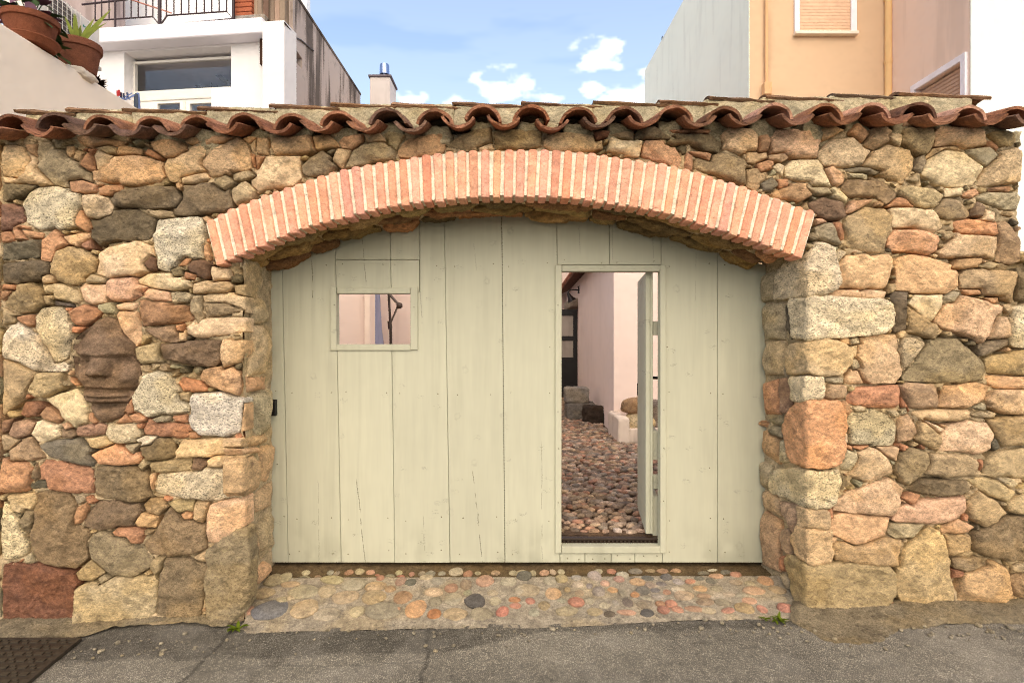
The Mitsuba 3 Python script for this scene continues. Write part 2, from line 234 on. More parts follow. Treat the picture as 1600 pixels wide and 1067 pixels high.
# ---------------------------------------------------------------- the stones of the wall, as measured on its face: look + colour, then the outline
# look: g speckled granite, m medium grain, s smooth, k rough basalt; each block says how its numbers scale to the measured face
STONES = '''
@ 0 0 3.557
s215.175.118 0,805 60,800 115,820 145,890 128,945 82,978 0,965
s205.170.122 112,822 150,832 182,885 195,935 270,1020 180,1028 0,1012 0,972 84,984 138,945 150,890
m152.134.96 205,788 280,790 420,900 490,965 490,1000 420,1030 340,1032 270,1010 188,915
s185.135.90 132,802 188,802 184,858 152,840
m152.134.92 290,790 330,760 398,757 408,790 370,820 310,820
m195.145.96 402,755 470,752 610,772 682,786 670,806 500,816 432,790
s190.145.95 365,815 398,812 403,850 380,868 360,845
s172.134.88 407,848 430,836 462,850 436,893 407,880
s178.105.70 440,880 480,848 505,872 510,930 480,942 446,915
s208.174.126 507,880 540,840 604,856 590,900 530,935 512,910
m170.146.98 532,816 600,810 638,822 634,848 592,845
m188.128.86 642,816 690,809 773,826 768,850 650,854
m204.154.104 490,950 560,932 602,882 720,860 830,870 890,902 903,970 868,1005 760,1030 650,1020 500,990
m190.128.88 828,786 900,767 1008,790 1024,825 960,865 912,870 852,836
s178.100.64 802,850 820,826 882,870 868,878
m207.167.113 907,930 932,882 1030,822 1108,797 1136,840 1100,888 1103,920 1138,955 1020,983 1000,1003 932,998 912,960
m198.158.108 1108,880 1150,852 1260,762 1300,752 1350,790 1393,880 1398,920 1300,958 1170,978 1122,930
s206.152.102 1130,772 1180,755 1278,755 1240,780 1140,798
s205.170.122 1000,988 1130,957 1153,985 1080,1014 1005,1014
m186.152.104 1388,800 1412,757 1470,762 1490,790 1484,850 1440,863 1397,835
s178.104.68 1392,852 1438,872 1462,880 1430,928 1402,918
s200.140.95 1346,767 1385,755 1404,759 1375,788
m160.138.95 1197,1000 1250,977 1288,1010 1240,1048 1192,1020
m165.140.98 1288,967 1378,947 1408,975 1340,998 1292,994
@ 0 270 3.679
k98.86.62 0,62 188,72 110,130 60,153 0,155
g188.178.142 112,172 162,102 232,70 398,87 453,130 458,262 430,300 330,328 200,320 142,280
s182.116.84 382,50 450,40 543,70 553,103 470,110 392,95
s186.118.82 557,85 600,76 678,67 686,95 620,123 557,115
m186.160.122 457,130 500,114 600,142 633,190 618,230 540,258 492,254 472,200
k102.88.66 622,152 690,102 830,82 990,77 1022,140 998,188 830,198 680,188 637,184
k108.92.66 987,203 1042,152 1052,72 1200,52 1300,82 1323,190 1250,218 1050,238 992,234
m190.164.115 1322,100 1400,47 1458,100 1438,150 1350,178 1332,150
m118.78.62 0,180 60,177 105,200 123,260 113,300 60,323 0,333
k88.74.52 517,270 640,217 760,202 800,226 878,266 868,330 838,378 750,388 660,378 560,412 522,370
s192.122.86 432,280 456,217 498,280 513,310 490,333 432,300
g192.186.156 857,310 910,262 1138,250 1168,330 1168,488 1020,500 1000,538 950,566 892,543 882,400
m150.130.92 850,217 973,221 978,244 910,254 862,235
s186.116.82 76,315 110,300 158,312 115,345 138,380 86,384
s200.128.90 122,332 228,345 220,368 160,371
s176.104.72 0,345 40,337 73,370 60,388 0,394
s198.124.88 227,385 305,325 383,400 300,438 265,503 217,493
s206.146.106 352,365 498,340 503,375 430,418 382,400
s150.90.66 457,415 513,387 518,430 490,438
k86.80.62 0,402 198,387 223,430 208,483 0,493
k86.76.56 0,522 238,502 262,540 248,600 150,628 0,638
m162.132.84 272,510 312,452 380,422 478,442 543,500 528,560 460,638 400,643 302,610 267,570
s216.182.136 542,560 562,462 600,432 780,392 858,422 878,480 848,560 760,588 640,603 557,590
k100.66.50 827,520 860,482 883,490 883,553 850,558
s180.150.105 236,602 268,587 298,606 290,628 237,632
s206.182.132 783,615 842,582 950,577 1128,606 1098,650 990,673 870,658 790,630
m206.152.116 592,650 620,612 750,602 828,660 798,708 740,738 642,733 602,700
s160.140.100 482,610 520,584 588,606 588,628 490,630
k110.96.62 977,560 1020,542 1063,556 1048,588 992,588
s188.112.76 1022,528 1060,492 1083,497 1060,528
k98.68.52 1067,520 1120,502 1213,502 1208,580 1170,605 1112,583 1072,550
s170.100.68 1057,572 1113,590 1108,608 1062,604
s205.135.100 1172,420 1185,411 1208,480 1195,498 1174,490
s206.176.132 1212,542 1308,556 1313,608 1217,616
m182.152.106 1102,640 1180,622 1298,627 1328,650 1288,683 1102,688
m160.135.92 1342,652 1438,642 1448,713 1347,688
m144.118.76 22,730 102,642 178,637 243,690 238,750 170,797 102,803 22,760
s160.90.60 0,642 78,650 73,668 0,664
s176.110.76 0,682 38,682 10,728 0,733
m176.156.108 232,647 330,637 438,680 463,720 438,748 350,733 242,680
s216.172.128 447,660 480,637 588,642 598,700 588,738 500,758 472,730
m155.132.88 247,710 300,706 308,748 260,753
k82.76.68 300,740 400,756 404,766 302,756
s212.160.122 817,690 840,667 968,692 978,733 870,728 822,715
g164.148.108 972,690 1060,687 1093,710 1078,743 992,748
m190.160.116 1157,710 1280,687 1398,702 1443,740 1443,828 1410,798 1300,758 1167,738
m160.142.102 1092,712 1143,707 1143,760 1153,830 1130,856 1092,800
k134.112.78 1152,752 1290,757 1373,790 1288,818 1182,823
m154.98.68 787,737 850,727 1083,772 1102,838 1060,858 870,878 797,878
s210.170.126 662,762 720,747 778,752 760,788 672,783
s206.148.108 662,800 692,792 778,802 793,880 798,958 770,997 712,958 657,870
m152.148.112 552,762 640,747 663,780 653,808 592,803
s172.102.68 392,802 420,777 480,757 568,800 498,858 440,883 402,850
s185.95.60 412,887 468,892 434,918 412,914
g184.170.128 187,830 222,782 338,767 388,830 408,900 388,960 368,1067 302,1088 242,980 192,900
g196.186.156 0,932 70,853 128,888 213,960 258,1030 378,1110 368,1138 300,1143 200,1138 100,1088 0,1068
s170.102.68 82,832 168,817 178,870 150,880 97,854
m158.134.90 0,782 88,822 70,858 0,868
m152.118.88 832,897 960,882 1008,877 1008,968 930,973 832,910
s218.182.132 1062,892 1130,852 1240,832 1418,837 1443,870 1398,908 1250,933 1120,948 1072,920
s180.105.72 1007,882 1048,872 1038,908 1012,904
s188.150.104 1022,917 1058,907 1058,963 1022,968
@ 0 540 3.7209
m154.140.100 777,17 830,2 913,-15 908,60 928,93 820,106 782,70
k106.80.60 932,-10 1180,-30 1282,-25 1278,75 1228,123 1110,112 942,75
m206.162.112 1286,-30 1408,-25 1418,20 1385,92 1294,128 1282,80
m168.138.92 0,87 110,112 192,160 148,260 118,318 0,398
m172.144.94 157,270 215,162 338,167 348,250 260,298 202,298
s134.80.54 102,400 132,332 208,332 238,360 213,408 140,418
s166.106.76 227,400 260,362 343,430 318,453 250,428
s206.186.132 257,315 340,282 428,257 468,300 508,400 488,448 430,483 372,430 332,380
s184.112.76 397,192 438,226 430,233 402,210
s188.118.80 507,400 520,397 558,440 540,453 512,435
m150.86.60 712,410 740,302 753,312 763,388 730,418
s182.110.76 672,448 720,402 748,444 702,448
s198.120.86 747,410 790,395 836,420 828,438 790,448 757,439
g182.174.138 762,290 802,242 832,177 898,152 958,162 1028,232 1038,312 1098,362 1093,388 960,398 870,416 782,385
s190.108.72 1027,220 1050,187 1178,226 1193,263 1062,270
m196.146.98 1157,180 1180,142 1330,117 1378,160 1388,240 1368,288 1222,238 1167,213
g194.188.168 1097,310 1112,282 1320,277 1340,297 1408,312 1408,488 1320,528 1162,518 1112,480 1092,400
m160.136.92 1037,282 1088,277 1088,318 1052,313
s202.142.98 1412,347 1438,356 1448,478 1402,498
g165.150.115 887,430 930,412 983,413 978,434 910,446
s170.100.70 1002,416 1083,402 1083,448 1012,438
m168.96.70 822,490 852,434 1060,460 1093,471 1103,528 1040,538 832,518
s190.115.78 1092,512 1128,512 1143,534 1097,538
m152.112.84 32,490 62,452 130,437 178,456 148,518 80,543 42,520
s134.88.62 0,442 53,432 30,498 0,508
s214.196.148 152,500 182,452 240,437 338,461 348,520 270,553 202,558
k124.98.70 347,490 380,482 428,520 400,540 352,528
s206.140.104 357,460 380,452 398,475 380,486
m162.114.86 432,520 452,476 560,452 603,471 588,523 512,533
m192.174.128 612,510 622,462 700,452 778,457 798,520 768,568 682,568 622,550
s196.182.150 792,550 830,532 888,537 858,573 812,581
m172.142.98 0,522 88,556 30,603 0,608
m154.120.84 42,620 112,542 160,537 238,650 200,668 52,668
s102.100.82 212,590 260,562 480,547 548,640 528,703 430,688 270,648
m186.156.106 482,545 600,532 638,570 570,598 532,590
s212.132.94 522,640 600,592 650,575 718,611 808,640 798,688 700,698 562,688
m152.134.98 722,582 798,577 760,626
k112.94.60 807,600 850,572 918,542 998,547 1008,640 940,668 852,663 817,640
s212.176.122 1017,630 1052,557 1290,542 1358,582 1328,638 1200,648 1022,653
m158.140.100 802,700 830,663 853,690 822,722
m152.132.88 872,690 1000,672 1108,667 1098,723 1000,733 872,738
k106.82.62 1117,662 1168,662 1188,690 1160,723 1112,723
s202.166.112 1192,680 1232,652 1398,637 1408,650 1280,708 1202,703
m188.120.88 0,662 150,682 183,730 168,828 80,883 0,848
m170.100.74 207,722 252,672 520,712 528,858 420,858 302,838 262,790 212,778
k84.80.62 167,820 182,792 258,797 248,828 170,833
m140.118.82 182,758 200,702 204,770 185,785
k118.98.68 532,712 650,707 838,722 858,830 876,888 840,908 682,908 547,878 537,800
g188.174.134 892,858 912,742 1200,717 1388,684 1383,868 1320,908 1080,888
m196.150.100 1398,682 1455,648 1462,760 1440,880 1404,840
s190.140.95 867,760 888,747 878,838 872,838
@ 0 780 3.7186
g196.178.128 0,22 40,42 60,92 103,140 108,200 143,260 138,328 60,353 0,348
m182.158.108 42,-18 180,-28 193,20 178,58 112,83 62,60
k116.98.68 107,130 140,72 183,77 178,140 150,193 117,180
k124.98.62 187,-18 300,-58 380,-28 428,30 428,110 508,210 478,260 488,350 420,408 302,393 212,368 172,300 162,230
s188.118.78 432,100 452,42 490,28 503,50 460,138 427,148
k112.88.62 467,130 492,82 560,22 640,12 720,42 798,32 813,80 778,150 700,168 560,183 482,165
m150.135.100 427,-10 470,-28 488,10 442,33
m154.120.74 822,40 860,2 928,2 968,40 900,103 842,80
s198.138.88 777,140 812,88 903,112 888,168 792,158
s184.108.76 642,200 670,174 800,177 828,200 808,258 762,258 740,218 652,216
m162.138.84 972,30 1000,12 1113,12 1108,73 1030,78
s200.125.82 1047,95 1070,82 1108,92 1103,116 1062,116
m172.138.88 1117,60 1140,12 1198,22 1193,100 1160,138 1117,110
m128.102.68 827,270 902,182 975,58 1060,112 1188,160 1193,288 1090,328 970,338 862,318
m214.164.118 1202,200 1212,42 1300,12 1430,-3 1463,30 1468,110 1388,178 1340,238 1260,268 1207,250
m130.114.80 497,280 512,232 560,197 720,222 798,265 868,320 858,400 760,453 642,448 562,410 512,350
m152.128.84 427,440 510,368 588,435 520,478 442,476
m142.122.80 862,410 890,352 943,347 928,400 900,453
m180.150.100 1122,340 1208,302 1198,368 1150,358
k112.60.40 0,387 190,380 300,412 418,440 438,490 418,700 370,743 200,733 0,733
m170.150.104 442,520 520,492 570,512 640,472 880,457 913,490 908,570 888,660 820,718 640,723 432,718
m120.100.70 937,400 965,347 1110,352 1198,380 1193,470 1150,688 1100,710 980,698 902,670 917,500
m155.140.100 137,340 165,322 178,370 140,374
m160.130.90 0,760 40,750 90,765 60,800 0,790
@ 1170 160 3.679
s166.106.78 67,190 110,177 133,210 128,263 72,276
m208.158.118 137,210 172,152 290,147 320,161 400,152 433,200 408,240 403,308 300,308 200,288 142,280
s212.152.102 422,150 480,132 553,150 490,188 441,206
s198.128.88 587,170 630,120 698,175 665,220
m178.138.92 692,220 712,152 780,122 828,170 798,230 730,263 682,240
s198.172.128 817,200 840,172 886,186 878,248 850,234
m158.138.98 892,182 912,137 1060,142 1078,200 1063,268 1020,298 900,220
s182.132.96 892,130 900,92 963,92 958,130
m208.164.120 1072,190 1122,132 1348,152 1368,238 1280,260 1077,240
m172.142.86 1392,180 1430,162 1548,167 1553,210 1528,243 1422,243
s176.104.72 1377,215 1395,217 1448,255 1438,268 1390,244
m208.178.128 417,280 490,212 600,197 680,240 713,270 650,358 580,368 440,348 417,320
m192.158.108 652,358 720,312 722,282 790,242 938,272 958,310 953,380 908,430 898,462 800,428 730,383
m126.116.92 967,380 990,312 1018,302 1023,340 1000,398
s218.194.142 1007,398 1030,332 1140,264 1220,274 1348,370 1348,418 1300,468 1180,478 1100,468
m176.142.92 1030,318 1080,262 1200,250 1232,268 1140,258
s156.148.118 1257,272 1380,257 1436,305 1370,363 1272,300
m192.162.112 1442,292 1540,257 1588,270 1580,440 1540,468 1400,488 1332,468 1352,420 1372,372
s192.152.106 0,287 110,282 118,308 40,343 0,338
m178.138.98 127,300 220,292 233,310 200,333 132,320
s202.128.92 62,350 140,327 148,370 82,390
s208.188.142 152,370 180,347 210,362 200,413
m208.188.138 222,370 260,332 410,327 438,360 483,450 468,486 330,458 227,420
m198.148.104 452,380 490,367 553,420 548,460 510,488 482,450
s122.114.88 567,382 640,372 758,395 740,404 600,404
s152.148.116 577,407 690,412 693,434 590,428
m168.134.88 0,382 50,377 108,400 98,450 50,498 0,478
k98.94.78 82,465 140,432 178,470 130,508 97,500
s182.110.78 177,440 230,440 233,470 190,486
m174.128.84 127,520 180,497 212,467 350,462 383,520 310,563 180,545
s164.148.104 362,487 460,492 478,520 400,528
s198.184.132 477,502 500,487 573,545 568,570 500,540
k134.110.78 542,490 582,442 700,427 800,462 858,520 848,558 800,578 740,540 582,538
m178.154.104 882,500 940,477 1070,492 1138,530 1080,598 1020,603 902,550
s212.190.140 1147,492 1238,492 1243,528 1150,533
s200.128.92 1247,520 1310,497 1333,520 1290,543 1252,534
m154.144.108 1322,540 1400,512 1560,512 1578,540 1558,608 1480,608 1342,560
s154.98.72 1397,492 1530,477 1518,504 1402,500
k112.84.62 357,580 440,542 540,572 563,650 520,678 432,658 372,610
s192.138.98 572,630 602,562 718,557 690,578 600,628
s184.110.74 822,590 880,542 958,590
s204.174.128 832,610 870,597 1070,622 1118,690 1118,720 1070,748 960,708 842,713
m144.122.86 1082,620 1152,552 1230,562 1293,640 1260,658 1152,673
m118.94.76 1302,620 1330,572 1368,600 1350,653 1302,648
s208.178.132 1342,660 1380,612 1433,630 1420,678 1352,668
m212.126.88 1182,670 1210,662 1433,687 1438,750 1428,758 1232,743 1197,710
m168.144.98 552,700 582,652 680,602 798,612 828,680 828,740 780,868 702,858 562,820
m142.128.98 397,720 430,687 498,692 543,800 520,818 442,788 402,760
s182.104.70 502,687 538,687 558,780 537,788
s205.150.110 392,670 420,667 453,680 402,696
m218.142.104 822,770 852,732 1060,742 1083,790 1078,850 1040,873 940,853 842,848 812,820
m192.158.112 1102,858 1192,782 1212,747 1438,772 1453,800 1430,888 1232,888 1132,888
m152.118.82 1447,692 1500,682 1540,740 1580,800 1573,908 1530,928 1442,908 1457,800
s188.132.88 1192,948 1212,902 1348,897 1338,938 1250,953
m158.138.96 1352,938 1400,917 1448,930 1400,953
g166.150.114 492,870 540,847 568,860 520,913 502,900
s218.158.114 522,930 562,882 680,872 700,887 808,870 828,900 820,1000 790,1063 700,1068 532,1058
s218.152.108 842,900 960,870 1040,887 1178,932 1228,1000 1223,1050 1160,1093 1050,1093 862,1083 870,980
m168.138.94 1232,1000 1270,962 1400,957 1553,977 1558,1067 1530,1148 1400,1108 1242,1070
k102.88.64 1562,952 1640,952 1640,1150 1547,1138
@ 1170 430 3.679
s198.154.104 457,130 500,88 640,88 658,128 600,136
s205.165.118 654,98 700,84 798,97 788,133 682,133
k88.78.60 832,112 852,97 928,102 913,160 918,308 850,328 836,200
s218.194.144 942,160 970,117 1118,117 1108,190 1060,263 1000,213
m154.130.84 922,328 932,184 1000,222 1128,320 1080,363
m156.146.112 1127,132 1200,92 1228,100 1190,148 1130,153
s196.126.88 1242,87 1338,87 1348,104 1270,108
s200.136.96 1382,132 1448,132 1453,153 1410,153
m208.162.118 1082,260 1132,182 1230,117 1438,167 1463,182 1418,290 1340,388 1230,328 1122,300
m198.158.112 1387,350 1440,242 1488,242 1508,290 1498,358 1400,373
g208.194.148 1532,182 1680,167 1680,415 1540,408 1517,370
k114.98.72 1342,402 1400,382 1498,372 1508,398 1350,463
m168.138.84 1382,488 1420,467 1680,425 1680,573 1500,573 1392,558
m134.118.80 902,590 1020,422 1050,377 1210,367 1348,480 1378,530 1358,603 1250,618 1040,618 912,608
g168.148.108 882,430 902,367 960,362 1028,390 920,528 905,528
m208.168.118 622,450 662,362 740,342 858,347 883,450 893,570 860,618 722,623 672,590 642,530
s198.142.100 537,362 578,362 578,393 542,393
g175.162.125 587,370 640,357 648,388 590,398
s205.175.125 602,412 630,407 620,463 602,468
g170.158.122 592,492 630,487 648,528 612,538
s198.142.104 557,620 592,542 638,555 668,618 600,626
g178.164.128 442,592 548,592 548,618 462,613
m168.132.92 432,698 472,632 563,632 553,708 480,713
m198.114.84 562,700 640,652 868,637 878,740 840,763 662,758 582,730
m162.128.92 884,640 920,622 1078,632 1093,738 1070,766 922,758 902,700
m198.138.98 1102,758 1132,642 1330,622 1396,640 1338,738 1240,768
s208.142.98 1372,592 1420,582 1680,592 1680,650 1422,648
m198.158.108 1377,720 1412,662 1680,667 1680,803 1480,798 1392,758
s180.95.66 887,712 928,778 920,788 887,750
s202.136.98 537,740 560,727 603,770 570,818 547,790
g168.158.118 562,820 622,782 720,772 828,812 858,870 853,958 820,983 702,983 592,978
g172.160.125 607,766 660,759 668,779 622,779
g168.154.118 812,782 848,777 868,800 840,813
g165.150.112 877,781 908,772 913,794 882,799
m182.142.98 867,830 920,792 968,870 978,910 948,948 882,958
s204.164.112 942,790 1050,777 1270,777 1283,815 1200,838 1002,833
m150.142.108 1302,760 1350,737 1378,750 1368,778
m160.140.100 1292,802 1380,782 1438,800 1420,818 1302,813
m178.144.94 972,940 992,852 1038,852 1108,910 1098,1013 1040,988
s210.178.132 1042,847 1123,885 1100,903
m208.168.124 1117,920 1162,872 1280,842 1380,852 1418,910 1398,1000 1330,1028 1220,1013 1112,1008
m164.134.84 1386,828 1470,822 1680,812 1680,973 1470,983 1442,930
k84.82.68 1412,970 1430,947 1448,985 1430,1008
s208.178.132 547,920 568,917 573,975 552,978
s196.120.84 557,983 598,987 603,1004
s180.105.72 612,990 688,987 650,1004
@ 1170 700 2.907
m172.158.114 417,60 442,2 488,-3 503,50 470,103 432,100
m198.164.114 462,128 502,32 560,2 620,22 668,110 560,158
s192.150.104 602,2 688,2 683,58 642,38
m138.118.78 677,110 682,42 740,2 818,22 828,70 798,118 740,168 702,158
m164.138.94 812,118 842,32 998,32 1048,60 1038,128 900,135
m172.148.98 1062,128 1072,72 1130,24 1300,2 1300,138 1100,133
k104.88.58 722,182 780,148 998,152 1013,190 960,213 870,218 752,205
s185.105.74 1055,62 1070,58 1064,92
m178.152.98 1012,150 1080,137 1138,152 1213,200 1178,243 1100,218
g178.164.124 1147,142 1198,142 1223,164 1190,178
m208.164.120 392,260 462,202 650,142 713,190 678,288 640,318 502,303 397,284
k118.102.70 382,102 410,102 456,160 438,188 402,188
s196.118.84 712,230 740,207 788,220 750,256
s208.154.114 662,330 702,272 790,242 978,217 993,288 930,333 800,348 692,343
m178.148.94 1002,250 1052,197 1098,212 1183,300 1080,358 1012,320
m188.158.104 1192,250 1300,195 1300,315 1202,290
s208.144.104 382,390 392,317 430,307 648,322 628,398 550,428 490,443
s185.105.74 372,292 385,283 388,320 376,323
m168.154.108 652,370 662,352 808,352 760,408 682,413 642,390
s192.144.98 887,360 960,328 1033,365 1008,388 892,390
m172.138.88 382,460 402,437 530,442 590,417 703,422 688,538 580,543 412,518
m182.152.98 682,540 722,452 830,362 888,390 903,440 918,498 928,590 943,650 943,708 880,723 722,718 692,680
m162.134.88 907,402 1003,397 1013,468 922,493
m124.104.68 1027,450 1042,392 1180,322 1300,312 1300,520 1100,498 1032,470
m142.118.78 942,512 1088,502 1088,538 1000,563 952,550
m192.148.94 967,720 972,652 1002,572 1110,512 1178,552 1228,680 1243,718
m140.108.74 1202,592 1300,555 1300,700 1217,670
m150.130.92 1202,542 1300,520 1300,550 1207,573
@ 400 100 3.679
m188.152.106 0,420 60,420 68,518 40,523 0,500
m194.152.108 82,460 112,422 300,407 338,490 200,513 110,518
s218.184.134 0,580 60,527 240,527 248,650 210,688 80,708 0,728 -30,720 -30,600
s208.148.98 322,412 400,397 478,465 342,483
s202.148.98 472,440 502,412 608,402 608,440 530,483 490,473
s202.168.122 622,402 700,387 738,435 642,443
m128.110.80 257,580 370,492 438,540 448,590 400,638 300,638 262,620
s194.158.108 437,550 462,482 538,492 490,593
m144.128.88 492,590 532,502 640,452 760,457 798,500 788,545 680,558 570,578
s184.128.88 807,500 862,432 1060,392 1103,420 1063,513 900,528 822,523
m138.118.78 1102,460 1162,412 1260,372 1348,362 1353,440 1290,488 1200,493
m152.134.88 732,402 760,382 848,402 800,483 752,450
m144.120.74 1370,382 1400,372 1640,377 1640,470 1500,483 1382,488
s205.172.125 1287,480 1350,457 1363,480 1300,490
s180.110.76 0,522 43,530 0,588
@ 820 100 3.679
m194.158.108 97,460 142,402 250,392 438,412 448,480 300,498 150,488
s222.198.148 477,490 502,412 678,442 660,526 490,493
m202.148.108 667,510 702,437 790,432 868,480 908,540 898,583 780,558
k108.94.68 632,420 662,372 750,362 843,420 760,423
m150.126.88 502,402 628,382 625,428 560,423
s170.100.70 842,377 1073,372 1068,384 860,388
k114.98.68 822,450 872,392 1060,388 1138,450 1120,498 1060,488 950,450 850,463
m208.168.118 1142,400 1182,362 1318,372 1363,420 1338,488 1240,513 1152,480
s172.110.80 1357,410 1400,402 1418,440 1403,488 1357,498
s172.106.80 922,580 942,502 968,520 963,605 935,608
s186.116.84 962,502 1078,512 1068,543 980,515
m144.120.78 972,590 987,542 1130,512 1260,552 1398,640 1350,718 1200,668 1060,618
s192.168.122 1267,522 1398,507 1398,558 1290,563
s120.62.44 402,387 488,382 478,408 415,428
'''
# corner blocks: look + colour, outline of the street face | outline of the side in the opening (measured like the above)
BLOCKS = '''
@ 1170 160 3.679
g204.188.148 345,880 400,802 480,832 490,900 518,960 510,1058 480,1083 332,1108 332,920 | 160,1000 200,942 332,912 332,1108 155,1128
@ 1170 430 3.679
g206.192.150 340,150 352,132 800,142 828,182 828,280 798,328 640,348 340,368 | 246,140 340,132 340,368 256,358
m198.168.118 350,400 420,377 520,382 588,430 583,500 540,568 420,578 358,558 | 216,440 242,402 350,392 358,558 230,558
g206.188.142 312,650 332,587 410,582 428,640 418,690 312,723 | 246,602 332,587 312,723 266,710
m218.134.88 330,722 530,737 548,860 543,1000 520,1088 420,1118 330,1098 | 202,880 242,782 330,727 330,1098 250,1068 216,1000
@ 1170 700 2.907
g194.180.132 265,112 400,107 418,150 390,238 370,268 265,268 | 97,130 112,102 265,107 265,268 200,235 102,195
m192.156.106 265,283 350,282 368,310 363,363 265,353 | 222,262 265,283 265,353 227,350
m198.158.104 265,372 373,377 368,498 290,528 262,510 | 196,400 230,353 265,377 262,510 217,470
m158.134.84 260,532 420,522 540,542 640,542 668,580 658,660 620,718 450,743 260,748 | 167,512 182,492 260,532 260,748 202,650
'''
LEFTBLOCKS = '''
@ 0 780 3.7186
m130.114.80 1212,302 1340,272 1440,172 1448,300 1453,560 1380,660 1330,730 1202,690 1207,450 | 1440,172 1475,240 1475,560 1453,600
'''
# stones in the sides of the opening
JAMB_R = '''
@ 1170 160 3.679
m170.152.112 62,1000 148,962 148,1128 62,1148
@ 1170 430 3.679
m172.156.114 56,200 90,167 185,162 213,250 190,368 92,363 66,300
k84.76.60 202,172 240,152 248,350 230,368 207,300
m176.156.112 67,480 96,382 190,377 200,420 198,570 92,573
s150.140.120 184,500 212,500 208,585 180,575
m196.118.82 80,622 150,597 173,700 168,798 87,798
m150.110.86 167,592 230,597 258,690 220,800 182,790
m128.118.86 102,830 170,807 213,830 200,863 122,850
m128.120.92 97,888 130,862 198,880 198,938 112,910
m175.120.80 57,830 95,850 90,870 60,862
m184.128.86 57,902 95,890 165,935 172,1060 160,1085 77,1018
g172.160.120 176,950 200,945 238,1030 215,1080 176,1075
@ 1170 700 2.907
m160.146.108 47,62 95,82 93,180 57,178
m176.144.104 57,197 110,192 128,240 133,308 62,270
m176.140.104 137,242 215,252 223,340 196,388 152,310
m182.138.96 50,304 70,284 133,330 138,420 130,563 52,528
m152.120.92 142,372 165,367 193,410 188,488 152,470
s165.90.62 137,492 160,487 158,558 137,558
m150.134.100 136,560 160,555 195,640 170,640
'''
JAMB_L = '''
@ 0 270 3.679
m180.158.112 1457,732 1510,722 1543,780 1548,850 1502,870 1457,858
m194.166.116 1465,880 1530,877 1548,930 1543,1150 1440,1170
@ 0 540 3.7209
s192.140.98 1450,182 1553,167 1558,250 1452,268
g178.164.122 1462,290 1568,252 1583,330 1583,488 1520,518 1462,478
m190.150.102 1392,545 1578,508 1578,550 1500,578 1400,590
s205.156.112 1422,602 1503,592 1518,618 1432,628
m202.156.100 1522,582 1583,577 1588,750 1558,788 1517,778
m190.148.98 1402,660 1480,637 1510,702 1500,828 1452,883 1420,850
m192.154.104 1477,872 1588,782 1590,928 1502,965 1485,930
@ 0 780 3.7186
m190.152.108 1440,160 1492,192 1508,330 1470,388 1457,300
m176.152.106 1500,152 1597,62 1597,288 1530,348 1512,260
s208.142.102 1477,432 1538,362 1578,367 1583,420 1500,498 1482,480
'''
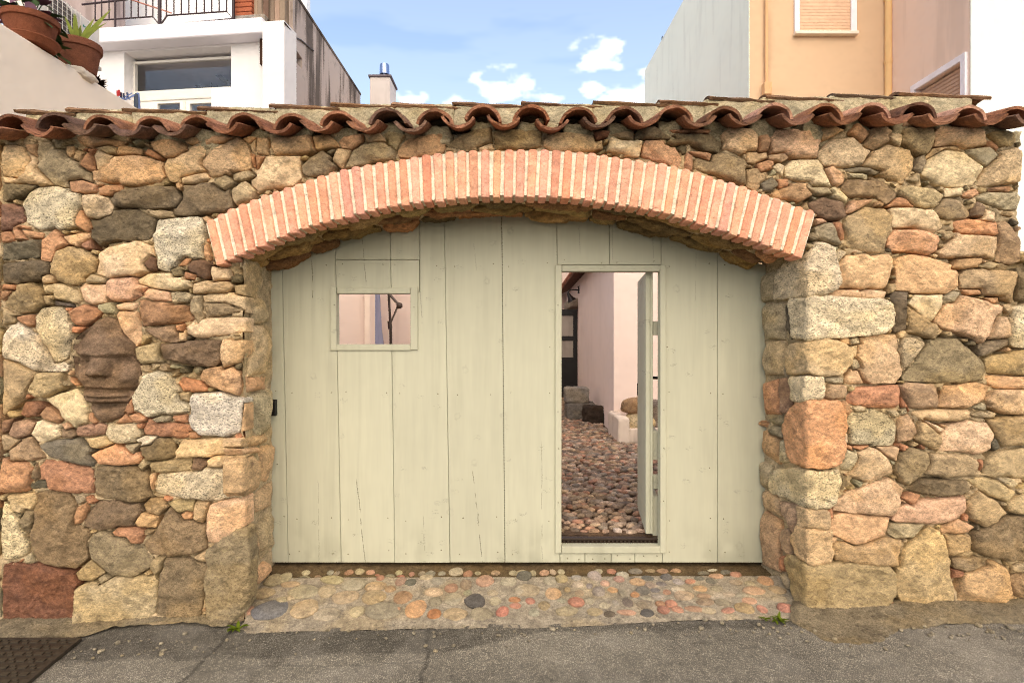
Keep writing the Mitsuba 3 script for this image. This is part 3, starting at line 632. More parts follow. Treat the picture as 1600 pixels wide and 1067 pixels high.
# pebbles set in the threshold: centre, half sizes, colour
PEBBLES = '''
@ 360 860 3.478
225,320,97,50,95.100.105 85,325,50,26,205.140.105 405,315,70,45,195.160.115 530,345,75,35,185.165.130 830,325,90,42,150.140.115 1010,315,58,58,215.150.100 1108,343,37,24,190.105.55 1225,345,65,32,190.155.110 1365,345,60,35,155.140.105
1480,330,35,28,205.110.85 1555,300,28,14,205.120.95 1545,266,33,14,180.105.60 1330,272,55,34,65.62.62 1215,262,45,32,165.150.120 1115,278,36,24,140.125.95 940,250,52,32,165.120.80 780,250,60,35,175.145.100 630,250,70,32,185.155.115
525,220,45,32,180.155.115 670,182,65,32,170.155.120 555,157,65,22,165.150.105 400,222,80,33,165.150.115 400,130,42,22,165.155.115 300,145,33,24,185.165.115 235,160,50,30,160.140.95 475,117,22,14,170.130.90 410,88,24,12,190.170.120
645,88,24,14,160.105.70 702,83,26,14,185.165.115 762,87,24,14,190.130.95 797,104,14,12,165.90.65 865,118,30,20,140.130.95 915,88,18,12,175.160.110 925,115,24,14,175.95.70 985,95,15,18,180.115.85 1085,97,28,18,150.140.110
1225,83,42,20,185.165.125 1290,98,26,20,170.105.70 980,172,30,18,80.80.65 925,168,30,22,150.110.85 815,148,20,16,165.105.80 790,195,56,22,190.150.105 868,208,30,16,170.130.85 1065,145,35,12,190.165.120 1130,165,38,16,150.140.115
1200,203,35,20,165.115.90 1280,183,33,26,145.120.90 1385,165,50,28,195.140.105 1105,225,50,20,205.170.135 1290,228,22,12,150.145.110 1425,230,30,14,160.140.105 1510,172,45,20,180.165.130 1590,140,35,22,75.70.65 1585,215,42,26,170.150.120
1440,275,33,18,180.160.120 1500,128,36,9,195.150.110 180,228,60,26,175.145.100 330,182,50,14,190.150.105 545,88,20,12,160.150.120 580,92,18,12,150.130.100 690,245,10,8,160.150.120 1390,112,30,10,180.140.100 1040,95,20,14,150.130.95
280,270,26,16,180.160.120 690,330,40,26,178.160.122 910,318,14,26,205.140.100 330,255,24,12,190.165.125 1150,95,22,14,150.140.110 1345,92,18,10,170.150.105 1440,88,26,12,180.140.95 1540,90,26,12,170.150.110
@ 800 860 3.478
65,138,40,24,85.82.68 85,215,68,32,170.145.110 225,232,42,30,205.155.105 300,212,18,24,175.145.100 270,152,32,20,170.145.95 205,165,36,23,165.150.120 365,232,24,16,155.130.100 350,150,28,14,155.145.130 355,185,30,16,185.165.140
450,138,38,25,165.145.130 470,222,34,30,150.135.125 420,192,18,14,130.120.115 545,215,28,14,200.145.95 580,155,30,14,180.125.105 505,178,26,16,200.145.115 600,228,22,22,150.135.110 668,240,24,14,195.125.75 680,172,40,18,205.155.105
735,150,38,12,95.95.85 757,122,26,14,70.68.65 838,145,32,16,75.72.70 712,217,38,20,105.100.85 780,217,26,12,100.92.90 752,190,30,16,165.140.115 813,182,28,12,110.100.92 840,227,24,14,190.130.95 900,213,38,14,215.195.160
905,170,32,15,160.145.135 968,167,28,12,185.115.85 1018,152,26,12,95.92.78 1083,165,32,14,105.98.80 1110,207,34,16,140.125.95 1025,208,38,16,205.155.105 1110,138,38,12,190.135.95 1215,130,28,14,195.125.95 1215,172,34,12,165.140.105
1375,165,40,26,195.135.90 1440,215,48,22,185.150.110 1315,220,58,22,200.150.115 1485,312,48,24,205.120.95 1360,318,26,28,205.125.100 1262,315,50,28,195.155.100 1290,272,40,16,205.145.110 1145,282,45,18,130.115.90 1050,280,50,18,150.120.90
1040,245,38,12,165.130.100 990,320,50,18,170.120.85 1175,325,36,14,190.120.95 900,322,30,20,185.115.85 825,322,34,20,165.95.75 865,288,32,20,195.115.85 805,288,26,14,180.120.80 720,292,42,22,135.120.95 735,338,36,20,55.58.58
630,285,30,24,115.100.85 530,345,34,16,80.68.52 625,335,50,14,200.140.105 350,280,45,24,185.105.80 270,272,26,12,160.150.120 175,300,34,24,155.130.85 100,275,26,16,190.110.85 20,268,24,12,195.115.75 20,300,30,14,200.120.90
120,335,30,20,160.150.120 300,330,58,24,165.145.105 450,335,40,22,180.150.105 565,285,20,22,160.145.125 420,272,26,16,160.145.115 935,248,50,26,195.160.125 790,248,33,13,170.150.130 725,262,30,14,170.155.125 140,125,30,12,190.150.105
230,128,24,14,195.145.110 55,90,30,14,190.165.115 112,92,20,16,180.160.115 175,90,28,16,195.140.100 220,85,20,15,200.165.125 268,85,20,14,190.170.125 540,82,24,12,200.120.85 470,82,24,12,175.160.120 668,80,36,14,115.105.85
750,80,28,10,165.135.90 820,80,32,12,175.125.85 890,78,28,10,190.135.90 1092,76,32,8,205.190.150 1040,92,34,11,115.105.80 1165,90,30,14,105.100.80 350,112,30,10,180.165.125 600,130,34,14,185.170.140 1290,180,28,14,170.150.115 1180,240,34,12,175.150.120
1060,325,44,16,185.160.120 1250,245,34,12,165.150.120 1450,262,44,16,165.145.112 505,300,30,16,190.170.135
'''

# ---------------------------------------------------------------- the wall
WY, SY = 3.275, 3.245            # mortar face and mean stone face of the wall
def measured(text):
    x0 = y0 = 0; s = 1
    for line in text.strip().splitlines():
        if line[0] == '@': x0, y0, s = map(float, line[1:].split()); continue
        yield line, (lambda a, x0=x0, y0=y0, s=s: np.array([[x0 + float(q.split(',')[0]) / s, y0 + float(q.split(',')[1]) / s] for q in a.split()]))
SPK = {'g': 0.9, 'm': 0.42, 's': 0.16, 'k': 0.3}
def look_of(w): return w[0], pale_stone([float(c) for c in w[1:].split('.')])
def chaikin(p, k=1, a=0.22):
    p = np.asarray(p)
    for _ in range(k):
        q = np.roll(p, -1, 0); p = np.stack([p + (q - p) * a, q + (p - q) * a], 1).reshape(-1, 2)
    return p
def densify(p, e):
    out = []
    for a, b in zip(p, np.roll(p, -1, 0)):
        n = max(1, int(round(np.linalg.norm(b - a) / e)))
        out.append(a + (b - a) * (np.arange(n) / n)[:, None])
    return np.vstack(out)
def puff(poly, H, w, seed, rough=0.5, e=None, D=0.09, relief=None, corner=0.13):
    """a stone from its outline (u, v): rounded arrises, broken facets, a rough face; returns vertices (u, v, h) and faces"""
    r = np.random.default_rng(seed)
    A = poly.area; L = math.sqrt(A)
    e = e or min(0.0125, max(0.0055, L / 16))
    out = densify(chaikin(np.array(poly.exterior.coords)[:-1], 1, corner), e)
    c = out.mean(0)
    q = np.column_stack([out * 28 + seed * 3.1, np.zeros(len(out))])
    nrm = out - c; nrm /= np.linalg.norm(nrm, axis=1, keepdims=True) + 1e-9
    out = out + nrm * ((meshkit.fbm(q, 3, 5) - 0.5) * 0.20 * min(L, 0.12))[:, None] * 0.40
    P = Polygon(out)
    if not P.is_valid: P = P.buffer(0)
    if P.geom_type != 'Polygon': P = max(P.geoms, key=lambda g: g.area)
    out = np.array(P.exterior.coords)[:-1]
    pts = [out]
    for dd in (0.10, 0.35):
        g = P.buffer(-w * dd)
        for h in getattr(g, 'geoms', [g]):
            if not h.is_empty: pts.append(densify(np.array(h.exterior.simplify(e * 0.2).coords)[:-1], e))
    b = P.bounds
    gx_, gy_ = np.meshgrid(np.arange(b[0], b[2], e), np.arange(b[1], b[3], e))
    g = np.stack([gx_.ravel(), gy_.ravel()], 1); g = g + r.uniform(-0.3, 0.3, g.shape) * e
    inner = P.buffer(-w * 0.42 - e * 0.3)
    if not inner.is_empty: pts.append(g[shapely.contains_xy(inner, g[:, 0], g[:, 1])])
    V = np.vstack(pts); n = len(out)
    tri = Delaunay(V).simplices
    cen = V[tri].mean(1)
    tri = tri[shapely.contains_xy(P, cen[:, 0], cen[:, 1])]
    a = V[tri]; cr = (a[:, 1, 0] - a[:, 0, 0]) * (a[:, 2, 1] - a[:, 0, 1]) - (a[:, 1, 1] - a[:, 0, 1]) * (a[:, 2, 0] - a[:, 0, 0])
    tri = tri[np.abs(cr) > 1e-10]; cr = cr[np.abs(cr) > 1e-10]
    tri[cr < 0] = tri[cr < 0][:, ::-1]
    d = shapely.distance(P.exterior, shapely.points(V))
    d[:n] = 0
    t = np.clip(d / w, 0, 1); prof = np.sqrt(np.clip(1 - (1 - t) ** 2, 0, 1))
    p = (V - c)
    flat = np.full(len(V), H)
    for kk in range(7):
        an = r.uniform(0, 2 * np.pi)
        if kk < 3: sl, o = r.uniform(0.02, 0.16) * (0.4 + rough), r.uniform(0.9, 1.05) * H
        else: sl = r.uniform(0.35, 1.0); o = H + sl * L * r.uniform(0.20, 0.46)
        flat = np.minimum(flat, o - sl * (p @ [math.cos(an), math.sin(an)]))
    flat = np.maximum(flat, 0.25 * H)
    q = np.column_stack([V, np.full(len(V), seed * 1.37)])
    h = flat * prof + prof * rough * (0.034 * (meshkit.fbm(q * 13, 4, 2) - 0.5) + 0.022 * (meshkit.fbm(q * 55, 3, 7) - 0.5)) * min(1, L / 0.14)
    if relief is not None: h = h + relief(V) * np.clip(d / 0.01, 0, 1)
    h[:n] = 0
    sk = np.column_stack([out, np.full(n, -D)])
    vv = np.vstack([np.column_stack([V, h]), sk]); k = len(V)
    i = np.arange(n); j = (i + 1) % n
    ccw = P.exterior.is_ccw
    s1, s2 = np.stack([i, k + i, j], 1), np.stack([j, k + i, k + j], 1)
    if not ccw: s1, s2 = s1[:, ::-1], s2[:, ::-1]
    return vv, np.vstack([tri, s1, s2])
def on_wall(v): return np.column_stack([v[:, 0], SY + 0.028 - v[:, 2], v[:, 1]])

def arc_curve(px, Y): return np.array([[(x - CX) * Y / F, EYE - (y - CY) * Y / F] for x, y in px])
BY = 3.19
OUTER = arc_curve([(319, 347), (342.5, 334), (370, 321.6), (405, 307), (455.7, 289.5), (489.7, 278), (523.7, 267), (557.6, 259), (617.5, 249.5), (654, 243), (695, 237), (731.6, 235), (767, 233.7), (820, 233), (860, 233), (896, 235.4), (937, 240), (972, 246), (1010, 251), (1045.6, 257), (1083.7, 266), (1119, 278), (1157, 288), (1192, 301), (1249, 322), (1277, 331)], BY)
INNER = arc_curve([(336, 417), (351, 408.5), (382, 395), (415, 381), (448, 367), (481.5, 355), (519.5, 345), (557.5, 335.6), (586, 327.5), (643, 317.8), (712.6, 311.5), (750.6, 308), (802, 307), (855, 308), (896, 310), (931, 315), (967, 320), (999, 325), (1043, 334), (1078, 345), (1113.6, 356), (1151.6, 367.5), (1187, 378.5), (1225, 394), (1256, 404)], BY)
def along(c):
    s = np.concatenate([[0], np.cumsum(np.linalg.norm(np.diff(c, axis=0), axis=1))]); return s / s[-1]
def at(c, t): s = along(c); return np.stack([np.interp(t, s, c[:, 0]), np.interp(t, s, c[:, 1])], -1)
tt = np.linspace(0, 1, 61)
O_, I_ = at(OUTER, tt), at(INNER, tt)
arch_face = Polygon(np.vstack([O_, I_[::-1]]))

# jambs: the sides of the opening, as vertical planes from the street face to the gate
JR = (np.array([1.617, SY]), np.array([1.565, GY]))
JL = (np.array([-1.452, SY]), np.array([-1.502, GY]))
def jamb(side):
    a, b = JR if side > 0 else JL
    d = (b - a) / np.linalg.norm(b - a); n = np.array([-d[1], d[0]]) if side > 0 else np.array([d[1], -d[0]])   # towards the opening
    return a, d, n
def to_jamb(px, side):
    a, d, n = jamb(side)
    p = np.array([hit(x, y, [a[0], a[1], 0], np.array([n[0], n[1], 0])) for x, y in px])
    return np.stack([(p[:, :2] - a) @ d, p[:, 2]], 1)
def on_jamb(v, side, off=0.02):
    a, d, n = jamb(side)
    xy = a + v[:, :1] * d + (v[:, 2:3] - off) * n
    return np.column_stack([xy, v[:, 1]])
def flip(f): return np.asarray(f)[:, ::-1]

open_curve = np.vstack([[(-1.478, -0.3)], [(-1.478, I_[3, 1])], I_[3:-3] + [0, 0.03], [(1.645, I_[-4, 1])], [(1.645, -0.3)]])
opening = Polygon(open_curve)
TOPZ = 2.66
wall_outline = Polygon([(-3.2, -0.25), (2.95, -0.25), (2.95, 1.95), (2.79, 2.0), (2.775, 2.35), (2.79, TOPZ + 0.02), (-3.2, TOPZ - 0.04)])
face = wall_outline.difference(opening)

faces_todo = []           # (outline, look, colour)
for line, tr in measured(STONES):
    w, rest = line.split(' ', 1)
    px = tr(rest)
    pol = Polygon([((x - CX) * SY / F, EYE - (y - CY) * SY / F) for x, y in px]).buffer(0.0065, join_style=2)
    if not pol.is_valid: pol = pol.buffer(0)
    if pol.geom_type != 'Polygon': pol = max(pol.geoms, key=lambda g: g.area)
    faces_todo.append((pol, *look_of(w)))
blocks_front, blocks = [], []
for text, side in ((BLOCKS, 1), (LEFTBLOCKS, -1)):
    for line, tr in measured(text):
        w, rest = line.split(' ', 1); a, b = rest.split('|')
        fr = np.array([((x - CX) * SY / F, EYE - (y - CY) * SY / F) for x, y in tr(a)])
        blocks.append((fr, to_jamb(tr(b), side), side, *look_of(w))); blocks_front.append(Polygon(fr).buffer(0))
faceline = '105,330 130,262 390,78 498,102 558,240 648,332 658,400 680,470 718,540 700,600 688,690 640,770 600,822 580,870 548,960 420,1023 342,998 272,900 270,850 217,800 202,750 200,680 122,610 110,480 97,410'
fpx = np.array([[90 + float(q.split(',')[0]) / 5.613, 480 + float(q.split(',')[1]) / 5.613] for q in faceline.split()])
face_poly = Polygon([((x - CX) * SY / F, EYE - (y - CY) * SY / F) for x, y in fpx])
def sm(a, b, x): t = np.clip((x - a) / (b - a), 0, 1); return t * t * (3 - 2 * t)
def carved(V):
    u = ((V[:, 0] * F / SY + CX) - 90) * 5.613; v = ((EYE - V[:, 1]) * F / SY + CY - 480) * 5.613
    band = lambda a, b, s: sm(a - s, a + s, v) * (1 - sm(b - s, b + s, v))
    mid = (u - 405) / 300                                   # the face turns away to both sides
    wave = 16 * np.sin((u - 200) / 190); bow = 55 * mid ** 2
    lat = lambda c, w: np.clip(1 - ((u - c) / w) ** 2, 0, 1) ** 0.6
    h = -0.055 * np.clip(np.abs(mid), 0, 1.2) ** 2
    h += 0.040 * band(250 + bow, 430 - bow * 0.3, 22) * sm(180, 420, v) * (0.45 + 0.55 * lat(390, 330))            # brow
    h += 0.075 * lat(385, 105) * sm(380, 470, v) * (1 - sm(590, 612, v)) * (0.45 + 0.55 * sm(430, 590, v))           # nose
    h -= 0.050 * np.exp(-((u - 215) / 70) ** 2 - ((v - 495) / 55) ** 2)                                             # eye sockets
    h -= 0.040 * np.exp(-((u - 560) / 75) ** 2 - ((v - 490) / 45) ** 2)
    h += 0.022 * np.exp(-((u - 225) / 42) ** 2 - ((v - 505) / 20) ** 2) + 0.018 * np.exp(-((u - 560) / 46) ** 2 - ((v - 500) / 18) ** 2)
    h += 0.034 * np.exp(-((u - 610) / 80) ** 2 - ((v - 620) / 80) ** 2) + 0.026 * np.exp(-((u - 200) / 60) ** 2 - ((v - 640) / 70) ** 2)   # cheeks
    h -= 0.030 * lat(420, 260) * band(700 + wave, 738 + wave, 12)                                                    # under the upper lip
    h += 0.040 * lat(415, 215) * band(742 + wave, 826 + wave * 0.5, 16)                                               # lips
    h -= 0.026 * lat(415, 200) * band(776 + wave * 0.8, 790 + wave * 0.8, 7)
    h -= 0.036 * lat(415, 190) * band(834 + wave * 0.5, 866 + wave * 0.5, 12)
    h += 0.046 * np.exp(-((u - 420) / 120) ** 2 - ((v - 940) / 70) ** 2)                                             # chin
    for cx, cy in ((345, 604), (425, 606)): h -= 0.035 * np.exp(-((u - cx) ** 2 + (v - cy) ** 2) / 18 ** 2)
    return h

# keep joints between neighbours: the smaller stone keeps its outline
taken = unary_union([b.buffer(0.004) for b in blocks_front] + [face_poly.buffer(0.003), arch_face.buffer(0.002), opening.buffer(-0.02)])
stones = []
for pol, lk, col in sorted(faces_todo, key=lambda s: s[0].area):
    g = pol.difference(taken)
    if g.geom_type != 'Polygon':
        gs = [q for q in getattr(g, 'geoms', []) if q.geom_type == 'Polygon']
        if not gs: continue
        g = max(gs, key=lambda q: q.area)
    g = Polygon(g.exterior).buffer(-0.0015)
    if g.geom_type != 'Polygon' or g.area < 0.00018: continue
    stones.append((g, lk, col)); taken = taken.union(pol.buffer(0.0025))
stones.sort(key=lambda s: -s[0].area)

# small wedged chips in what is left of the joints
free = face.intersection(sbox(-3.1, -0.02, 3.1, 2.62)).difference(unary_union([s[0].buffer(0.004) for s in stones] + [b.buffer(0.006) for b in blocks_front] + [face_poly.buffer(0.005), arch_face.buffer(0.012), opening.buffer(0.005)]))
CHIPCOL = [(182, 124, 90), (176, 148, 104), (190, 160, 120), (150, 128, 92), (190, 150, 112), (118, 104, 80), (160, 150, 118), (166, 138, 100), (176, 152, 116)]
chips = []
prng = np.random.default_rng(5)
cells = [g for g in getattr(free, 'geoms', [free]) if g.area > 0.0004]
for cell in cells:
    local = []
    for rad in (0.036, 0.025, 0.017):
        core = cell.buffer(-rad * 0.6)
        for g in getattr(core, 'geoms', [core]):
            if g.is_empty: continue
            b = g.bounds; shapely.prepare(g)
            for p in prng.uniform(b[:2], b[2:], (int(g.envelope.area / (rad * rad * 0.9)) + 3, 2)):
                if not shapely.contains_xy(g, *p): continue
                an = np.sort(prng.uniform(0, 2 * np.pi, 7)); st = prng.uniform(0.55, 1.0); ro = prng.uniform(-0.5, 0.5)
                if any((p[0] - o[0]) ** 2 + (p[1] - o[1]) ** 2 < ((rad + o[2]) * 0.88) ** 2 for o in local): continue
                q = np.stack([np.cos(an) * rad * 1.3, np.sin(an) * rad * st], 1) * prng.uniform(0.75, 1.1, (7, 1))
                q = q @ np.array([[math.cos(ro), math.sin(ro)], [-math.sin(ro), math.cos(ro)]]) + p
                c = Polygon(q).buffer(0).intersection(cell)
                if c.geom_type != 'Polygon' or c.area < rad * rad * 0.7: continue
                local.append((p[0], p[1], rad))
                chips.append((c, 'm', tuple(np.array(CHIPCOL[prng.integers(len(CHIPCOL))]) * prng.uniform(0.8, 1.05))))

# the wall goes on a little beyond the left edge of the view
vr = np.random.default_rng(41)
seeds = shapely.MultiPoint([(-3.25 + 0.17 * i + vr.uniform(-.06, .06), 0.02 + 0.125 * j + vr.uniform(-.045, .045)) for i in range(4) for j in range(22)])
side = sbox(-3.19, -0.02, -2.80, 2.60).difference(unary_union([s[0].buffer(0.006) for s in stones]))
chips = [k_ for k_ in chips if k_[0].centroid.x > -2.80]
for g in shapely.voronoi_polygons(seeds).geoms:
    c = g.intersection(side).buffer(-0.006)
    if c.geom_type == 'Polygon' and c.area > 0.001: chips.append((c, 'm', tuple(np.array(CHIPCOL[vr.integers(len(CHIPCOL))]) * vr.uniform(0.8, 1.05))))

WALL = 'stone_wall'
order = stones + [(c, l, k) for c, l, k in sorted(chips, key=lambda s: -s[0].area)]
MAXS = 286
small = []
def stone_mesh(i, g, lk, col):
    L = math.sqrt(g.area)
    H = min(0.046, 0.020 + 0.15 * L) * (0.70 + 0.6 * ((i * 0.618) % 1)); w = min(0.020, 0.15 * L) * {'g': 0.85, 'm': 0.9, 's': 1.15, 'k': 0.8}[lk]
    v, f = puff(g, H, w, 100 + i, {'g': 0.7, 'm': 0.95, 's': 0.7, 'k': 1.2}[lk], corner={'g': 0.13, 'm': 0.05, 's': 0.07, 'k': 0.07}[lk])
    return trimesh.Trimesh(on_wall(v), flip(f) if False else f, process=False)
for i, (g, lk, col) in enumerate(order):
    m = stone_mesh(i, g, lk, col)
    if i < MAXS: add(f'{WALL}__stone', m, 'stone', col, SPK[lk], 30)
    else: small.append((m, col, SPK[lk]))
v, f = puff(face_poly, 0.050, 0.03, 77, 0.45, e=0.0045, relief=carved)
fk = add(f'{WALL}__carved_stone', trimesh.Trimesh(on_wall(v), f, process=False), 'stone', (120, 96, 77), 0.3, 35)
labels[fk] = {'label': 'dark brown volcanic stone carved as a face with nose and lips'}
if small:     # too many to pick apart: one part with the colours of its pieces
    V, Fc, U = [], [], []; k = 0; N = []
    for m, col, sp in small:
        a, b, n = meshkit.arrays(m, 30); V.append(a); Fc.append(b + k); N.append(n); U.append(np.tile([[pack(col), sp]], (len(a), 1))); k += len(a)
    path = meshkit.write_ply((np.vstack(V), np.vstack(Fc)), False, np.vstack(U), None, normals=np.vstack(N))
    scene[f'{WALL}__stone_chips'] = {'type': 'ply', 'filename': path, 'face_normals': False, 'bsdf': {'type': 'ref', 'id': 'stone'}}
    labels[f'{WALL}__stone_chips'] = {'kind': 'stuff'}

# corner blocks that show two faces
def block(fr, jb, side, seed):
    a, d, n = jamb(side)
    Ff = SY - 0.012
    pts = [(x, Ff, z) for x, z in fr] + [(x, Ff + 0.09, z) for x, z in fr]
    jb3 = on_jamb(np.column_stack([jb, np.zeros(len(jb))]), side, -0.012)
    pts += [tuple(p) for p in jb3] + [tuple(p - np.array([n[0], n[1], 0]) * 0.10) for p in jb3]
    m = hull(pts)
    m = refine(m, 0.014)
    trimesh.smoothing.filter_taubin(m, lamb=0.5, nu=0.51, iterations=14)
    nn = m.vertex_normals
    m.vertices = m.vertices + nn * (0.036 * (meshkit.fbm(m.vertices * 12 + seed, 4, 3) - 0.47) + 0.020 * (meshkit.fbm(m.vertices * 50 + seed, 3, 4) - 0.5))[:, None] + nn * 0.006
    return m
for i, (fr, jb, side, lk, col) in enumerate(blocks):
    add(f'{WALL}__corner_block', block(fr, jb, side, i * 5.3), 'stone', col, SPK[lk], 42)
for text, side in ((JAMB_R, 1), (JAMB_L, -1)):
    used = None
    for i, (line, tr) in enumerate(measured(text)):
        w, rest = line.split(' ', 1); lk, col = look_of(w)
        pol = Polygon(to_jamb(tr(rest), side)).buffer(0.003).intersection(sbox(-0.03, -1, 0.53, 4))
        if pol.is_empty: continue
        if used is not None: pol = pol.difference(used)
        if pol.geom_type != 'Polygon': pol = max(pol.geoms, key=lambda g: g.area)
        used = pol.buffer(0.006) if used is None else used.union(pol.buffer(0.006))
        L = math.sqrt(pol.area)
        v, f = puff(pol, 0.030 + 0.05 * L, min(0.045, 0.3 * L), 900 + i + side, 0.8)
        q = on_jamb(v, side, 0.018)
        m = trimesh.Trimesh(q, f, process=False)
        add(f'{WALL}__jamb_stone', m, 'stone', col, SPK[lk], 42)

# stones in the underside of the arch
sof = I_[1:-1] + np.array([0, 0.012])
slen = np.concatenate([[0], np.cumsum(np.linalg.norm(np.diff(sof, axis=0), axis=1))])
def on_soffit(v, y0):
    s = np.clip(v[:, 0], 0, slen[-1]); x = np.interp(s, slen, sof[:, 0]); z = np.interp(s, slen, sof[:, 1])
    g = np.gradient(sof, axis=0); g /= np.linalg.norm(g, axis=1, keepdims=True)
    nx, nz = np.interp(s, slen, g[:, 1]), -np.interp(s, slen, g[:, 0])      # downwards
    return np.column_stack([x + nx * v[:, 2], y0 + v[:, 1], z + nz * v[:, 2]])
srng = np.random.default_rng(23)
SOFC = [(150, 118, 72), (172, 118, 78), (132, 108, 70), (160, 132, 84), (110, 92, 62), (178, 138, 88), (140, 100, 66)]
i = 0
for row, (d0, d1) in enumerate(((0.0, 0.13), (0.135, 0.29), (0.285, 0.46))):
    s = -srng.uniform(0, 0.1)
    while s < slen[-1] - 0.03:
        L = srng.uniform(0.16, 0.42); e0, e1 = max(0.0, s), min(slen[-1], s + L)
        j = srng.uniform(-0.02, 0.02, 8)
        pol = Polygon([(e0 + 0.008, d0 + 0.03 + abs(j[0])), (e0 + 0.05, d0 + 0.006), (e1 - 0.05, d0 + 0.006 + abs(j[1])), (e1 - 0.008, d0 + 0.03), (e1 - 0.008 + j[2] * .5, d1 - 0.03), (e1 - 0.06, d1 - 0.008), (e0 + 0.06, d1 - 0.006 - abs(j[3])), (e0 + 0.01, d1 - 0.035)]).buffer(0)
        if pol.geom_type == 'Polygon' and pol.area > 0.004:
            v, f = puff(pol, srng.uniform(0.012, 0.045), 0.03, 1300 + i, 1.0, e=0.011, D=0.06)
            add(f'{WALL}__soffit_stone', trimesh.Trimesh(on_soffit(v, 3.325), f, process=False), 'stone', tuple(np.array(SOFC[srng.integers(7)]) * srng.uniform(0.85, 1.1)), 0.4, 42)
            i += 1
        s += L

# mortar: a rough face, the sides of the opening, the body of the wall
def sheet(poly, e, seed):
    b = poly.bounds; r = np.random.default_rng(seed)
    X, Z = np.meshgrid(np.arange(b[0], b[2], e), np.arange(b[1], b[3], e))
    g = np.stack([X.ravel(), Z.ravel()], 1) + r.uniform(-0.3, 0.3, (X.size, 2)) * e
    g = g[shapely.contains_xy(poly.buffer(-e * 0.4), g[:, 0], g[:, 1])]
    ed = [densify(np.array(q.coords)[:-1], e) for q in [poly.exterior, *poly.interiors]]
    V = np.vstack([*ed, g]); t = Delaunay(V).simplices; c = V[t].mean(1)
    return V, t[shapely.contains_xy(poly, c[:, 0], c[:, 1])]
V, t = sheet(face, 0.016, 2)
P3 = np.column_stack([V[:, 0], np.zeros(len(V)), V[:, 1]])
depth = 0.055 * sm(0.40, 0.62, meshkit.fbm(P3 * 5.5, 3, 4)) + 0.028 * (meshkit.fbm(P3 * 22, 4, 9) - 0.5) + 0.012 * (meshkit.fbm(P3 * 90, 2, 6) - 0.5)
inside = shapely.contains_xy(unary_union([s_[0].buffer(-0.005) for s_ in order] + [b.buffer(-0.006) for b in blocks_front] + [face_poly.buffer(-0.005)]), V[:, 0], V[:, 1])
wsheet = trimesh.Trimesh(np.column_stack([V[:, 0], np.where(inside, 3.31, np.maximum(WY - 0.006 + depth * 1.25, 3.262)), V[:, 1]]), t, process=False)
path = np.vstack([densify(open_curve, 0.02)[:-1]])
path = path[(path[:, 1] > -0.29)]
cut = np.argmax(np.linalg.norm(np.diff(path, axis=0), axis=1) > 0.5) if (np.linalg.norm(np.diff(path, axis=0), axis=1) > 0.5).any() else None
dep = np.linspace(0, 1, 26)
G = []
for q in dep:
    k = 1 + 0.0 * q
    sh = np.where(path[:, 0] > 0, -0.050, -0.045) * q * (np.abs(path[:, 0]) > 1.35)
    G.append(np.column_stack([path[:, 0] + sh, np.full(len(path), WY - 0.004 + q * 0.53), path[:, 1]]))
G = np.array(G); n_ = G.shape[1]
dx = np.gradient(path, axis=0); dx /= np.linalg.norm(dx, axis=1, keepdims=True) + 1e-9
inn = np.column_stack([dx[:, 1], np.zeros(n_), -dx[:, 0]])
G = G + inn[None] * (0.05 * (meshkit.fbm(G * 9, 4, 12) - 0.42) + 0.02 * (meshkit.fbm(G * 60, 3, 13) - 0.5))[..., None]
ii, jj = np.meshgrid(np.arange(25), np.arange(n_ - 1), indexing='ij'); a = (ii * n_ + jj).ravel()
rv = trimesh.Trimesh(G.reshape(-1, 3), np.vstack([np.stack([a, a + 1, a + n_ + 1], 1), np.stack([a, a + n_ + 1, a + n_], 1)]), process=False)
body = extrude(wall_outline.buffer(-0.01).difference(opening.buffer(0.05)), WY + 0.10, 3.79)
add(f'{WALL}__mortar', join([wsheet, rv, body]), 'stone', (176, 152, 118), 0.25, 60)

